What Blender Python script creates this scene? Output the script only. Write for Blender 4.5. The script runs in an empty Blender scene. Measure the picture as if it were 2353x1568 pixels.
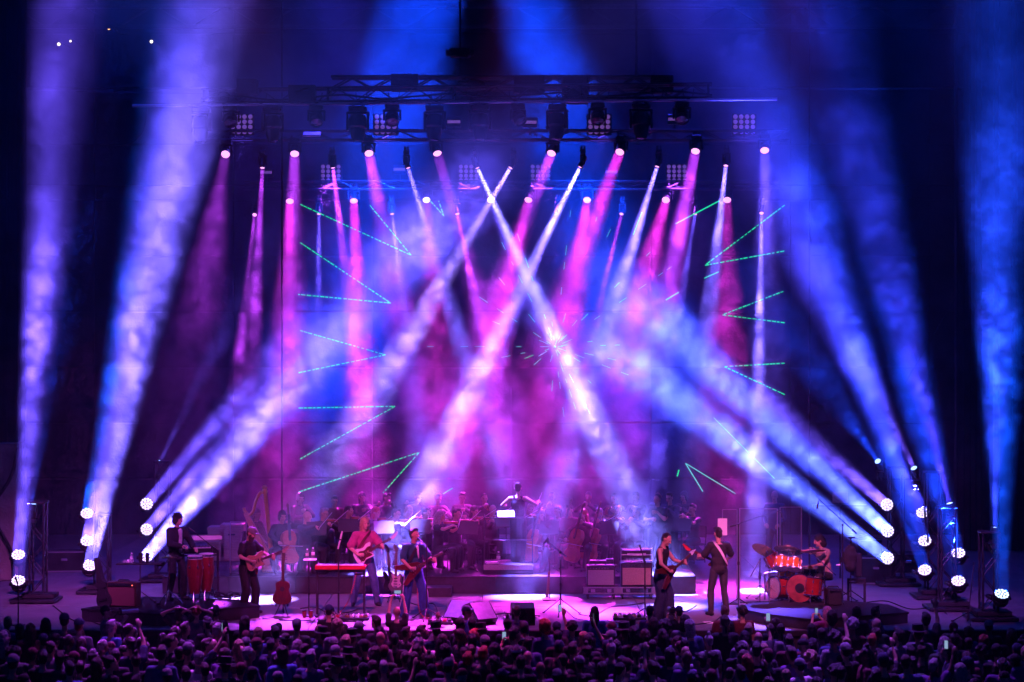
import bpy, bmesh, math, random
from mathutils import Vector, Matrix, Quaternion, noise as mnoise
R = math.radians
rnd = random.Random(7)
sc = bpy.context.scene
COL = sc.collection

# ------------------------------------------------------------------ camera, world, exposure
cam_data = bpy.data.cameras.new('camera')
cam = bpy.data.objects.new('camera', cam_data)
COL.objects.link(cam)
cam.location = (0, -40, 5.575)
cam.rotation_euler = (math.pi / 2, 0, 0)
cam_data.sensor_width = 36
cam_data.lens = 36 * 4549 / 2353
cam_data.clip_end = 600
sc.camera = cam

world = bpy.data.worlds.new('World')
sc.world = world
world.use_nodes = True
bg = world.node_tree.nodes['Background']
bg.inputs['Color'].default_value = (0.01, 0.06, 1.0, 1)
bg.inputs['Strength'].default_value = 0.08

sc.view_settings.view_transform = 'Standard'
sc.view_settings.look = 'None'
sc.view_settings.gamma = 1
sc.view_settings.use_curve_mapping = False
sc.view_settings.exposure = 0.0
sc.cycles.use_denoising = True
sc.cycles.use_adaptive_sampling = True
sc.cycles.adaptive_threshold = .04
sc.cycles.adaptive_min_samples = 12
sc.cycles.max_bounces = 5
sc.cycles.diffuse_bounces = 2
sc.cycles.glossy_bounces = 2
sc.cycles.transmission_bounces = 3
sc.cycles.transparent_max_bounces = 6
sc.cycles.volume_bounces = 0
sc.cycles.sample_clamp_indirect = 4

HZ = 5.575
def P(px, py, Y):
    """a point on the plane Y as seen at that place of a 2353 px wide picture"""
    d = Y + 40
    return Vector(((px - 1176.5) * d / 4549, Y, HZ - (py - 784) * d / 4549))
def X(px, Y):
    return (px - 1176.5) * (Y + 40) / 4549
def on_floor(px, py, z=0.0):
    d = (HZ - z) * 4549 / (py - 784)
    return Vector(((px - 1176.5) * d / 4549, d - 40, z))

# ------------------------------------------------------------------ materials
def mat(name, col, rough=0.6, metal=0.0, vary=0.25, scale=6.0, bump=0.0, bscale=40.0, emit=None, estr=0.0, alpha=1.0, spec=0.5, stretch=None):
    m = bpy.data.materials.new(name); m.use_nodes = True
    nt = m.node_tree; b = nt.nodes['Principled BSDF']
    b.inputs['Roughness'].default_value = rough
    b.inputs['Metallic'].default_value = metal
    b.inputs['Specular IOR Level'].default_value = spec
    tc = nt.nodes.new('ShaderNodeTexCoord')
    src = tc.outputs['Object']
    if stretch:
        mp = nt.nodes.new('ShaderNodeMapping'); mp.inputs['Scale'].default_value = stretch
        nt.links.new(src, mp.inputs['Vector']); src = mp.outputs['Vector']
    n = nt.nodes.new('ShaderNodeTexNoise'); n.inputs['Scale'].default_value = scale
    n.inputs['Detail'].default_value = 5; n.inputs['Roughness'].default_value = 0.62
    nt.links.new(src, n.inputs['Vector'])
    cr = nt.nodes.new('ShaderNodeValToRGB')
    cr.color_ramp.elements[0].position = 0.3; cr.color_ramp.elements[1].position = 0.7
    cr.color_ramp.elements[0].color = (*[c * (1 - vary) for c in col], 1)
    cr.color_ramp.elements[1].color = (*[min(1, c * (1 + vary)) for c in col], 1)
    nt.links.new(n.outputs['Fac'], cr.inputs['Fac'])
    nt.links.new(cr.outputs['Color'], b.inputs['Base Color'])
    if bump:
        n2 = nt.nodes.new('ShaderNodeTexNoise'); n2.inputs['Scale'].default_value = bscale; n2.inputs['Detail'].default_value = 4
        nt.links.new(src, n2.inputs['Vector'])
        bp = nt.nodes.new('ShaderNodeBump'); bp.inputs['Strength'].default_value = bump; bp.inputs['Distance'].default_value = 0.10
        nt.links.new(n2.outputs['Fac'], bp.inputs['Height']); nt.links.new(bp.outputs['Normal'], b.inputs['Normal'])
    if emit:
        b.inputs['Emission Color'].default_value = (*emit, 1); b.inputs['Emission Strength'].default_value = estr
    if alpha < 1:
        b.inputs['Alpha'].default_value = alpha
    return m
M = {}
M['black_metal'] = mat('black_metal', (.016, .016, .018), .55, .05, .3, 12)
M['black_plastic'] = mat('black_plastic', (.016, .016, .018), .45, 0, .3, 15)
M['drape'] = mat('drape', (.006, .006, .008), .95, 0, .35, 20)
M['black_cloth'] = mat('black_cloth', (.02, .02, .022), .85, 0, .35, 20, .3, 120)
M['chrome'] = mat('chrome', (.7, .7, .72), .22, 1, .1, 10)
M['alu'] = mat('alu', (.5, .5, .52), .35, .9, .15, 18)
M['dark_steel'] = mat('dark_steel', (.06, .06, .065), .4, .7, .3, 14)
M['lens_dark'] = mat('lens_dark', (.03, .03, .04), .08, 0, .1, 5, spec=.8)
M['concrete'] = mat('concrete', (.175, .16, .155), .7, 0, .22, 1.3, .25, 30)
M['riser_black'] = mat('riser_black', (.024, .022, .027), .85, 0, .35, 5, .2, 30, spec=.15)
M['riser_side'] = mat('riser_side', (.03, .026, .035), .8, 0, .3, 8)
M['wood_light'] = mat('wood_light', (.42, .27, .14), .45, 0, .3, 4, stretch=(1, 12, 12))
M['wood_red'] = mat('wood_red', (.09, .014, .012), .3, 0, .35, 4, stretch=(1, 10, 10))
M['wood_conga'] = mat('wood_conga', (.26, .02, .025), .28, 0, .3, 6, stretch=(14, 14, 1))
M['wood_dark'] = mat('wood_dark', (.07, .035, .02), .4, 0, .3, 5, stretch=(1, 10, 10))
M['wood_violin'] = mat('wood_violin', (.34, .10, .035), .3, 0, .3, 8)
M['ply'] = mat('ply', (.38, .26, .17), .6, 0, .25, 5, stretch=(1, 1, 8))
M['skin_head'] = mat('drum_skin', (.75, .7, .65), .5, 0, .1, 6)
M['kick_skin'] = mat('kick_drum_skin', (.30, .07, .06), .3, 0, .35, 5)
M['amber'] = mat('amber_acrylic', (.62, .22, .02), .15, 0, .2, 5)
M['redacryl'] = mat('red_acrylic', (.24, .018, .014), .15, 0, .25, 5)
M['brass'] = mat('brass', (.72, .48, .16), .25, 1, .2, 9)
M['red_key'] = mat('red_keyboard', (.55, .02, .035), .3, 0, .15, 6)
M['white_key'] = mat('white_key', (.75, .74, .7), .35, 0, .08, 8)
M['paper'] = mat('paper', (.8, .8, .78), .8, 0, .05, 8)
M['tweed'] = mat('tweed', (.34, .25, .18), .85, 0, .3, 60)
M['grille_grey'] = mat('grille_grey', (.36, .33, .33), .8, 0, .25, 90)
M['grille_brown'] = mat('grille_brown', (.16, .06, .055), .85, 0, .3, 90)
M['clear'] = mat('clear_plastic', (.8, .85, .9), .08, 0, .05, 5, alpha=.22)
M['plexi'] = mat('plexi', (.3, .33, .4), .06, 0, .05, 3, alpha=.045)
M['rubber'] = mat('rubber', (.012, .012, .012), .7, 0, .2, 10)
M['red_cable'] = mat('red_cable', (.4, .03, .03), .5, 0, .2, 10)
M['wall_dark'] = mat('wall_dark', (.012, .013, .02), .8, 0, .4, .6, .2, 10)
M['wall_pale'] = mat('wall_pale', (.30, .25, .21), .8, 0, .3, 1.0, .25, 14)
M['ground'] = mat('ground', (.05, .05, .05), .85, 0, .3, 2, .3, 20)
M['white_paint'] = mat('white_paint', (.7, .7, .7), .4, 0, .1, 5)
M['black_paint'] = mat('black_gloss', (.012, .012, .014), .18, 0, .2, 5)
M['gold'] = mat('gold_paint', (.62, .36, .12), .3, .6, .25, 6)
M['screen'] = mat('phone_screen', (.02, .02, .03), .2, 0, .1, 5, emit=(.45, .65, 1), estr=.55)
M['led'] = mat('led_lit', (.8, .8, .8), .3, 0, .05, 5, emit=(.85, .70, 1), estr=2.3)
M['led_blue'] = mat('led_lit_blue', (.8, .8, .8), .3, 0, .05, 5, emit=(.6, .85, 1), estr=2.4)
M['led_small'] = mat('led_lit_small', (.8, .8, .8), .3, 0, .05, 5, emit=(.30, .5, 1), estr=3.0)
M['lens_pink'] = mat('lens_lit_pink', (.8, .8, .8), .3, 0, .05, 5, emit=(1, .36, .85), estr=2.2)
M['lens_white'] = mat('lens_lit_white', (.8, .8, .8), .3, 0, .05, 5, emit=(.95, .75, 1), estr=2.4)
M['bulb_dim'] = mat('bulb_dim', (.35, .3, .4), .4, 0, .1, 5, emit=(.50, .20, .95), estr=.28)
M['laser'] = mat('laser_green', (0, 0, 0), .5, 0, 0, 5, emit=(.01, .8, .27), estr=1.3)
M['laser_pale'] = mat('laser_pale', (0, 0, 0), .5, 0, 0, 5, emit=(.10, .6, .5), estr=1.3)
M['lamp_red'] = mat('lamp_red', (.5, .1, .1), .4, 0, 0, 5, emit=(1, .12, .06), estr=4)
M['lamp_warm'] = mat('lamp_warm', (.5, .5, .4), .4, 0, 0, 5, emit=(1, .85, .6), estr=3.5)
M['lamp_orange'] = mat('lamp_orange', (.5, .2, .1), .4, 0, 0, 5, emit=(1, .4, .15), estr=5)
M['eye'] = mat('eye_dark', (.02, .015, .012), .2)
M['lip'] = mat('lip', (.28, .08, .07), .5)
SKIN = [mat('skin', c, .5, 0, .12, 12) for c in ((.50, .30, .22), (.42, .24, .16), (.30, .16, .10), (.14, .07, .045))]
HAIR = {k: mat('hair_' + k, c, .5, 0, .45, 30, .5, 90) for k, c in dict(black=(.012, .010, .009), brown=(.05, .028, .015), fair=(.38, .26, .13), grey=(.3, .29, .28), red=(.36, .05, .02), pink=(.6, .28, .35)).items()}
def cloth(name, c):
    return mat('cloth_' + name, c, .8, 0, .25, 9, .35, 60)
CL = {k: cloth(k, c) for k, c in dict(black=(.014, .014, .016), charcoal=(.035, .035, .04), navy=(.02, .03, .08), denim=(.05, .09, .20), blue=(.05, .16, .40), teal=(.008, .075, .09), pink=(.38, .05, .17), white=(.62, .60, .58), grey=(.2, .2, .21), red=(.38, .03, .03), maroon=(.12, .02, .03), purple=(.13, .05, .22), green=(.05, .12, .06), tan=(.32, .24, .16), jeansblue=(.02, .065, .19)).items()}

# ------------------------------------------------------------------ mesh builder
def frame(p, xdir, normal):
    """matrix at p with local X along xdir and local -Y along normal"""
    x = Vector(xdir).normalized(); y = -Vector(normal); y = (y - x * y.dot(x)).normalized(); z = x.cross(y)
    m = Matrix((x, y, z)).transposed().to_4x4(); m.translation = Vector(p); return m
def aim(p, d, up=Vector((0, 0, 1))):
    """matrix at p with local Z along d"""
    q = Vector(d).to_track_quat('Z', 'Y'); m = q.to_matrix().to_4x4(); m.translation = Vector(p); return m

class MB:
    def __init__(s): s.v = []; s.f = []
    def add(s, vs, fs, m=None):
        o = len(s.v)
        s.v += [tuple(m @ Vector(v)) for v in vs] if m is not None else [tuple(v) for v in vs]
        s.f += [tuple(i + o for i in f) for f in fs]; return s
    def box(s, c, d, m=None, bev=0.0):
        x, y, z = [k / 2 for k in d]
        if bev <= 0:
            vs = [(c[0] + a * x, c[1] + b * y, c[2] + e * z) for a in (-1, 1) for b in (-1, 1) for e in (-1, 1)]
            return s.add(vs, [(0, 1, 3, 2), (4, 6, 7, 5), (0, 4, 5, 1), (2, 3, 7, 6), (0, 2, 6, 4), (1, 5, 7, 3)], m)
        bm = bmesh.new(); bmesh.ops.create_cube(bm, size=1)
        for v in bm.verts: v.co = Vector((c[0] + v.co.x * d[0], c[1] + v.co.y * d[1], c[2] + v.co.z * d[2]))
        bmesh.ops.bevel(bm, geom=list(bm.edges), offset=bev, segments=1, affect='EDGES')
        bm.verts.index_update()
        s.add([v.co[:] for v in bm.verts], [[v.index for v in f.verts] for f in bm.faces], m); bm.free(); return s
    def cyl(s, a, b, r0, r1=None, n=10, m=None):
        return s.tube([a, b], [r0, r0 if r1 is None else r1], n, m)
    def tube(s, pts, r, n=6, m=None, closed=False):
        pts = [Vector(p) for p in pts]; k = len(pts)
        rs = r if isinstance(r, (list, tuple)) else [r] * k
        vs = []; prev = None
        for i, p in enumerate(pts):
            t = (pts[min(i + 1, k - 1)] - pts[max(i - 1, 0)])
            t = t.normalized() if t.length > 1e-9 else Vector((0, 0, 1))
            if prev is None:
                u = t.orthogonal().normalized()
            else:
                u = prev - t * prev.dot(t)
                u = u.normalized() if u.length > 1e-6 else t.orthogonal().normalized()
            prev = u; w = t.cross(u)
            vs += [p + (u * math.cos(2 * math.pi * j / n) + w * math.sin(2 * math.pi * j / n)) * rs[i] for j in range(n)]
        fs = [(i * n + j, i * n + (j + 1) % n, (i + 1) * n + (j + 1) % n, (i + 1) * n + j) for i in range(k - 1) for j in range(n)]
        fs += [tuple(range(n - 1, -1, -1)), tuple(range((k - 1) * n, k * n))]
        return s.add(vs, fs, m)
    def lathe(s, prof, n=16, m=None, ring=False):
        vs = []; fs = []
        for r, z in prof: vs += [(r * math.cos(2 * math.pi * j / n), r * math.sin(2 * math.pi * j / n), z) for j in range(n)]
        k = len(prof)
        fs = [(i * n + j, i * n + (j + 1) % n, (i + 1) * n + (j + 1) % n, (i + 1) * n + j) for i in range(k - 1) for j in range(n)]
        if ring: fs += [((k - 1) * n + j, (k - 1) * n + (j + 1) % n, (j + 1) % n, j) for j in range(n)]
        if prof[0][0] > 1e-4 and not ring: fs.append(tuple(range(n - 1, -1, -1)))
        if prof[-1][0] > 1e-4 and not ring: fs.append(tuple(range((k - 1) * n, k * n)))
        return s.add(vs, fs, m)
    def prism(s, poly, t, m=None, y0=0.0):
        """polygon in local XZ, thickness t along Y"""
        n = len(poly)
        vs = [(x, y0 - t / 2, z) for x, z in poly] + [(x, y0 + t / 2, z) for x, z in poly]
        fs = [tuple(range(n)), tuple(range(2 * n - 1, n - 1, -1))] + [(i, i + n, (i + 1) % n + n, (i + 1) % n) for i in range(n)]
        return s.add(vs, fs, m)
    def slab(s, poly, z0, z1, m=None):
        n = len(poly)
        vs = [(x, y, z0) for x, y in poly] + [(x, y, z1) for x, y in poly]
        fs = [tuple(range(n - 1, -1, -1)), tuple(range(n, 2 * n))] + [(i, (i + 1) % n, (i + 1) % n + n, i + n) for i in range(n)]
        return s.add(vs, fs, m)
    def ell(s, c, r, nu=12, nv=8, m=None, rot=None):
        vs = []; fs = []
        q = rot if rot is not None else Matrix.Identity(3)
        c = Vector(c)
        vs.append(c + q @ Vector((0, 0, -r[2])))
        for i in range(1, nv):
            a = -math.pi / 2 + math.pi * i / nv
            for j in range(nu):
                b = 2 * math.pi * j / nu
                vs.append(c + q @ Vector((r[0] * math.cos(a) * math.cos(b), r[1] * math.cos(a) * math.sin(b), r[2] * math.sin(a))))
        vs.append(c + q @ Vector((0, 0, r[2])))
        L = len(vs) - 1
        for j in range(nu):
            fs.append((0, 1 + (j + 1) % nu, 1 + j)); fs.append((L, L - nu + j, L - nu + (j + 1) % nu))
        for i in range(nv - 2):
            for j in range(nu):
                a = 1 + i * nu; fs.append((a + j, a + (j + 1) % nu, a + nu + (j + 1) % nu, a + nu + j))
        return s.add(vs, fs, m)
    def cap(s, a, b, r0, r1, n=10):
        """tapered capsule"""
        a = Vector(a); b = Vector(b); d = b - a; L = max(d.length, 1e-4); d = d / L
        pts = []; rs = []
        for t in (-1, -.8, -.5, 0):
            pts.append(a + d * (t * r0)); rs.append(max(.0015, r0 * math.sqrt(max(0, 1 - t * t))))
        for t in (0, .5, .8, 1):
            pts.append(b + d * (t * r1)); rs.append(max(.0015, r1 * math.sqrt(max(0, 1 - t * t))))
        return s.tube(pts, rs, n)
    def mesh(s, name, material=None, angle=35):
        me = bpy.data.meshes.new(name); me.from_pydata(s.v, [], s.f)
        if material is not None: me.materials.append(material)
        bm = bmesh.new(); bm.from_mesh(me); bmesh.ops.recalc_face_normals(bm, faces=bm.faces); bm.to_mesh(me); bm.free()
        if angle:
            me.shade_smooth(); me.set_sharp_from_angle(angle=R(angle))
        return me
    def build(s, name, material, parent=None, angle=35):
        return put(name, s.mesh(name, material, angle), parent)

def put(name, me, parent=None, loc=None, rot=None, mw=None):
    o = bpy.data.objects.new(name, me); COL.objects.link(o)
    if parent is not None: o.parent = parent
    if mw is not None: o.matrix_basis = mw
    if loc is not None: o.location = loc
    if rot is not None: o.rotation_euler = rot
    return o
def tag(o, label=None, cat=None, group=None, kind=None):
    if label: o['label'] = label
    if cat: o['category'] = cat
    if group: o['group'] = group
    if kind: o['kind'] = kind
    return o
def thing(name, label, cat, loc=(0, 0, 0), rotz=0.0, group=None, mw=None):
    o = bpy.data.objects.new(name, None); COL.objects.link(o); o.empty_display_size = .2
    if mw is not None: o.matrix_basis = mw
    else: o.location = loc; o.rotation_euler = (0, 0, rotz)
    return tag(o, label, cat, group)
def structure(name, mb, m, angle=35):
    return tag(mb.build(name, m, None, angle), kind='structure')
def dup(root, loc=None, rotz=None, label=None):
    r = root.copy(); COL.objects.link(r)
    if loc is not None: r.location = loc
    if rotz is not None: r.rotation_euler = (0, 0, rotz)
    if label: r['label'] = label
    for ch in root.children:
        c = ch.copy(); COL.objects.link(c); c.parent = r
        for g in ch.children:
            d = g.copy(); COL.objects.link(d); d.parent = c
    return r
def spline(ctrl, n=5, closed=True):
    """Catmull-Rom through 2D or 3D points"""
    k = len(ctrl); out = []
    for i in range(k if closed else k - 1):
        p = [Vector(ctrl[(i + j - 1) % k]) if closed else Vector(ctrl[max(0, min(k - 1, i + j - 1))]) for j in range(4)]
        for q in range(n):
            t = q / n
            out.append(tuple(.5 * ((2 * p[1]) + (p[2] - p[0]) * t + (2 * p[0] - 5 * p[1] + 4 * p[2] - p[3]) * t * t + (3 * p[1] - p[0] - 3 * p[2] + p[3]) * t ** 3)))
    if not closed: out.append(tuple(ctrl[-1]))
    return out

# fusing overlapping closed shapes into one continuous skin, in a scene of its own
TMP = bpy.data.scenes.new('workshop')
def fuse(mb, voxel, smooth, name, material, disp=0.0, dscale=20.0):
    me = bpy.data.meshes.new('w'); me.from_pydata(mb.v, [], mb.f)
    bm = bmesh.new(); bm.from_mesh(me); bmesh.ops.recalc_face_normals(bm, faces=bm.faces); bm.to_mesh(me); bm.free()
    o = bpy.data.objects.new('w', me); TMP.collection.objects.link(o)
    r = o.modifiers.new('r', 'REMESH'); r.mode = 'VOXEL'; r.voxel_size = voxel
    if smooth:
        s = o.modifiers.new('s', 'SMOOTH'); s.factor = .5; s.iterations = smooth
    vl = TMP.view_layers[0]; vl.update(); dg = vl.depsgraph
    new = bpy.data.meshes.new_from_object(o.evaluated_get(dg), depsgraph=dg)
    bpy.data.objects.remove(o); bpy.data.meshes.remove(me)
    new.name = name; new.materials.clear(); new.materials.append(material)
    if disp:
        cn = [(v.co.copy(), v.normal.copy()) for v in new.vertices]; out = []
        for c, n in cn: out += (c + n * (disp * (mnoise.noise(c * dscale) + .6 * mnoise.noise(c * dscale * 2.3))))[:]
        new.vertices.foreach_set('co', out); new.update()
    new.shade_smooth()
    return new

# ------------------------------------------------------------------ the setting
structure('ground', MB().slab([(-110, -70), (110, -70), (110, 60), (-110, 60)], -1.57, -1.42), M['ground'])
FRONT = -1.75
floor = structure('stage_floor', MB().slab([(-26, FRONT), (26, FRONT), (26, 18), (-26, 18)], -1.419, -.06), M['riser_side'])
slab_me = MB().box((0, 0, -.03), (3.29, 3.28, .056), bev=.006).mesh('slab', M['concrete'])
for i in range(-8, 8):
    for j in range(6):
        s = put('slab', slab_me, floor, loc=(i * 3.3 + 1.0, FRONT + 1.65 + j * 3.3, 0))
edge = tag(MB().box((0, FRONT - .03, -.07), (52, .05, .12), bev=.01).build('stage_edge_trim', M['black_metal']), kind='structure')

def orchestra_riser():
    t = thing('orchestra_riser', 'long low black riser that carries the seated orchestra', 'riser', (0, 0, 0))
    x0, x1 = X(372, 3.65), X(1600, 3.65)
    n = 8; w = (x1 - x0) / n
    pm = MB().box((0, 0, 0), (w - .012, 2.36, .035), bev=.004).mesh('deck_panel', M['riser_black'])
    fm = MB().box((0, 0, 0), (w - .012, .03, .335), bev=.004).mesh('fascia_panel', M['riser_side'])
    for i in range(n):
        for j in range(3):
            put('deck_panel', pm, t, loc=(x0 + w * (i + .5), 3.66 + 1.19 + 2.38 * j, .38 - .0175))
        put('fascia_panel', fm, t, loc=(x0 + w * (i + .5), 3.70, .178))
    MB().box(((x0 + x1) / 2, 7.3, .165), (x1 - x0 - .1, 7.1, .33)).build('frame', M['riser_side'], t)
    MB().box(((x0 + x1) / 2, 3.668, .372), (x1 - x0, .02, .022)).build('edge_strip', M['dark_steel'], t)
orchestra_riser()
def rear_riser():
    t = thing('rear_riser', 'higher black rear riser at the back of the orchestra', 'riser', (0, 0, 0))
    x0, x1 = X(640, 7), X(1620, 7)
    MB().box(((x0 + x1) / 2, 8.6, .53), (x1 - x0, 3.6, .04), bev=.004).build('deck', M['riser_black'], t)
    n = 6; w = (x1 - x0) / n
    fm = MB().box((0, 0, 0), (w - .012, .03, .125), bev=.004).mesh('fascia_panel', M['riser_side'])
    for i in range(n): put('fascia_panel', fm, t, loc=(x0 + w * (i + .5), 6.84, .445))
rear_riser()

def left_riser():
    t = thing('percussion_riser', 'low black riser under the conga player at the left of the stage', 'riser', (0, 0, 0))
    q = [on_floor(186, 1399, .25), on_floor(360, 1411, .25), on_floor(598, 1392, .25), on_floor(560, 1378, .25), on_floor(330, 1371, .25)]
    poly = [(p.x, p.y) for p in q]
    MB().slab(poly, .215, .25).build('deck', M['riser_black'], t)
    c = Vector((sum(p[0] for p in poly) / 5, sum(p[1] for p in poly) / 5))
    MB().slab([tuple(c + (Vector(p) - c) * .99) for p in poly], 0.002, .213).build('skirt', M['riser_side'], t)
left_riser()
def drum_riser():
    t = thing('drum_riser', 'angular low black riser under the drum kit', 'riser', (0, 0, 0))
    q = [on_floor(1692, 1396, .22), on_floor(1755, 1410, .22), on_floor(1872, 1424, .22), on_floor(2089, 1407, .22), on_floor(2040, 1389, .22), on_floor(1900, 1376, .22), on_floor(1740, 1382, .22)]
    poly = [(p.x, p.y) for p in q]
    MB().slab(poly, .185, .22).build('deck', M['riser_black'], t)
    c = Vector((sum(p[0] for p in poly) / 7, sum(p[1] for p in poly) / 7))
    MB().slab([tuple(c + (Vector(p) - c) * .985) for p in poly], 0.002, .183).build('skirt', M['riser_side'], t)
drum_riser()

# back wall of wide boards with recessed joints, side walls, roof girders
def back_wall():
    t = thing('back_wall', 'dark back wall of wide panels high behind the stage', 'wall', (0, 17, 0)); t['kind'] = 'structure'
    MB().box((0, .2, 8.2), (56, .3, 16.4)).build('backing', M['wall_dark'], t)
    pm = MB().box((0, 0, 0), (3.96, .06, 1.56), bev=.012).mesh('panel', M['wall_dark'])
    for i in range(-7, 7):
        for j in range(10):
            put('panel', pm, t, loc=(i * 4 + 2, .0 + rnd.uniform(-.006, .006), .82 + j * 1.6))
    lm = MB().box((0, 0, 0), (52, .35, .14)).mesh('ledge', M['wall_dark'])
    for z in (10.1, 12.9): put('ledge', lm, t, loc=(0, -.22, z))
back_wall()
def left_wall():
    t = thing('side_wall', 'pale side wall with a dark arched cable at the left edge', 'wall', (-12.6, 6.2, 0))
    MB().box((0, 0, 1.6), (2.2, .25, 3.2), bev=.02).build('wall_panel', M['wall_pale'], t)
    MB().box((1.16, -.06, 1.62), (.10, .18, 3.24), bev=.01).build('edge_post', M['wood_dark'], t)
    MB().tube(spline([(1.12, -.18, 3.1), (.95, -.22, 2.4), (.55, -.24, 1.75), (.62, -.24, 1.35), (.95, -.22, .7), (1.02, -.2, .03)], 6, False), .045, 6).build('cable', M['rubber'], t)
left_wall()
def girder(px0, px1, py, Y, name, label):
    a = P(px0, py, Y); b = P(px1, py, Y)
    t = thing(name, label, 'girder', (0, 0, 0))
    L = b.x - a.x
    for dz in (0, .55): MB().box(((a.x + b.x) / 2, Y, a.z + dz), (L, .12, .10), bev=.01).build('chord', M['dark_steel'], t)
    bm_ = MB().cyl((-.45, 0, 0), (.45, 0, .55), .025, n=6).mesh('brace', M['dark_steel'])
    k = int(L / .95)
    for i in range(k):
        put('brace', bm_, t, loc=(a.x + (i + .5) * L / k, Y, a.z), rot=(0, 0, math.pi * (i % 2)))
girder(-60, 2420, 62, 13, 'roof_girder', 'dark roof girder crossing the top of the stage house')

def pole(px, py0, py1, Y, r, label, name='steel_pole', m='dark_steel'):
    a = P(px, py0, Y); b = P(px, py1, Y)
    t = thing(name, label, 'pole', (a.x, Y, 0))
    MB().cyl((0, 0, b.z), (0, 0, a.z), r, n=10).build('tube', M[m], t)
    jm = MB().cyl((0, 0, -.05), (0, 0, .05), r * 1.35, n=10).mesh('coupler', M[m])
    n = 4
    for i in range(n): put('coupler', jm, t, loc=(0, 0, b.z + (a.z - b.z) * (i + .7) / n))
    if b.z < 1.5: MB().box((0, 0, b.z + .02), (.5, .5, .03), bev=.005).build('foot_plate', M['dark_steel'], t)
pole(648, -40, 1316, 4.6, .022, 'thin pink lit pole rising beside the harp')
pole(1860, -40, 1352, 4.6, .02, 'thin violet lit pole rising behind the drum kit')
pole(1462, -40, 178, 3.2, .03, 'thin short pole above the right half of the front truss')
pole(2197, -40, 1290, 12, .05, 'tall dark pole between the beams at the right', m='dark_steel')

def drape(px0, px1, Y, label):
    a = X(px0, Y); b = X(px1, Y)
    n = 70; z1 = 15.5
    front = [(a + (b - a) * i / n, Y + .09 * math.sin(i * 1.35) + .03 * math.sin(i * 3.1)) for i in range(n + 1)]
    poly = front + [(x, y + .05) for x, y in reversed(front)]
    tag(MB().slab(poly, .02, z1).build('stage_drape', M['drape']), label, 'drape')
drape(-60, 60, 12.5, 'black pleated drape at the left behind the light towers')
drape(2215, 2420, 12.5, 'black pleated drape at the right behind the light towers')

def crate_wall():
    base = P(522, 1290, 6.8)
    for k, (x, w, h, lab) in enumerate(((500, .40, .80, 'narrow pale plywood crate behind the conga player'), (536, .55, .86, 'wide pale plywood crate behind the conga player'))):
        t = thing('plywood_crate', lab, 'crate', (X(x, 6.8), 6.8, .381), group='plywood crates behind the congas')
        MB().box((0, 0, h / 2 + .02), (w, .5, h), bev=.01).build('body', M['ply'], t)
        bmz = MB().box((0, -.262, 0), (w + .01, .02, .05)).mesh('batten', M['ply'])
        for z in (.08, h * .55, h - .03): put('batten', bmz, t, loc=(0, 0, z))
        MB().box((0, -.28, h * .75), (.16, .02, .04)).build('handle', M['black_metal'], t)
crate_wall()

# ------------------------------------------------------------------ lights of the show
def lamp(parent, p, target, w0, w1, col, power, shadow=True):
    d = target - p; L = d.length
    li = bpy.data.lights.new('lamp', 'AREA'); li.shape = 'DISK'; li.size = w0
    li.spread = min(math.pi, 2 * math.atan(max(.002, (w1 - w0) / 2 / L)) * 1.25); li.energy = power * GAIN; li.color = col
    o = bpy.data.objects.new('lamp', li); COL.objects.link(o); o.parent = parent
    o.location = p - parent.location; o.rotation_euler = d.to_track_quat('-Z', 'Y').to_euler()
    return o
_cache = {}
def cached(key, fn):
    if key not in _cache: _cache[key] = fn()
    return _cache[key]
def head_mesh(r, L, key):
    if r > .16: return cached(('head', key), lambda: MB().lathe([(r * .6, -L), (r * 1.0, -L * .95), (r * 1.18, -L * .8), (r * 1.18, -L * .52), (r * .98, -L * .45), (r * .92, -L * .2), (r * .74, -.03), (r * .74, .012), (r * .66, .012), (r * .64, -.02), (0.0, -.02)], 20).mesh('head', M['black_plastic']))
    prof = [(r * .55, -L), (r * .9, -L * .93), (r * 1.08, -L * .7), (r * 1.08, -L * .45), (r * .98, -L * .43), (r * 1.1, -L * .3), (r * 1.12, -.02), (r * 1.06, .012), (r * .98, .012), (r * .96, -.012), (0.0, -.012)]
    return cached(('head', key), lambda: MB().lathe(prof, 20).mesh('head', M['black_plastic']))
def led_mesh(r, m, key):
    def f():
        mb = MB()
        rs = [(0, 0)] + [(.45, i * math.pi / 3) for i in range(6)] + [(.82, i * math.pi / 6 + .26) for i in range(12)]
        for a, t in rs:
            c = Vector((r * a * math.cos(t), r * a * math.sin(t), 0))
            q = r * .18
            n = 8
            vs = [c + Vector((q * math.cos(2 * math.pi * j / n), q * math.sin(2 * math.pi * j / n), .004)) for j in range(n)] + [c + Vector((0, 0, .016))]
            mb.add(vs, [(j, (j + 1) % n, n) for j in range(n)])
        return mb.mesh('led_array', m)
    return cached(('led', key), f)
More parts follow.
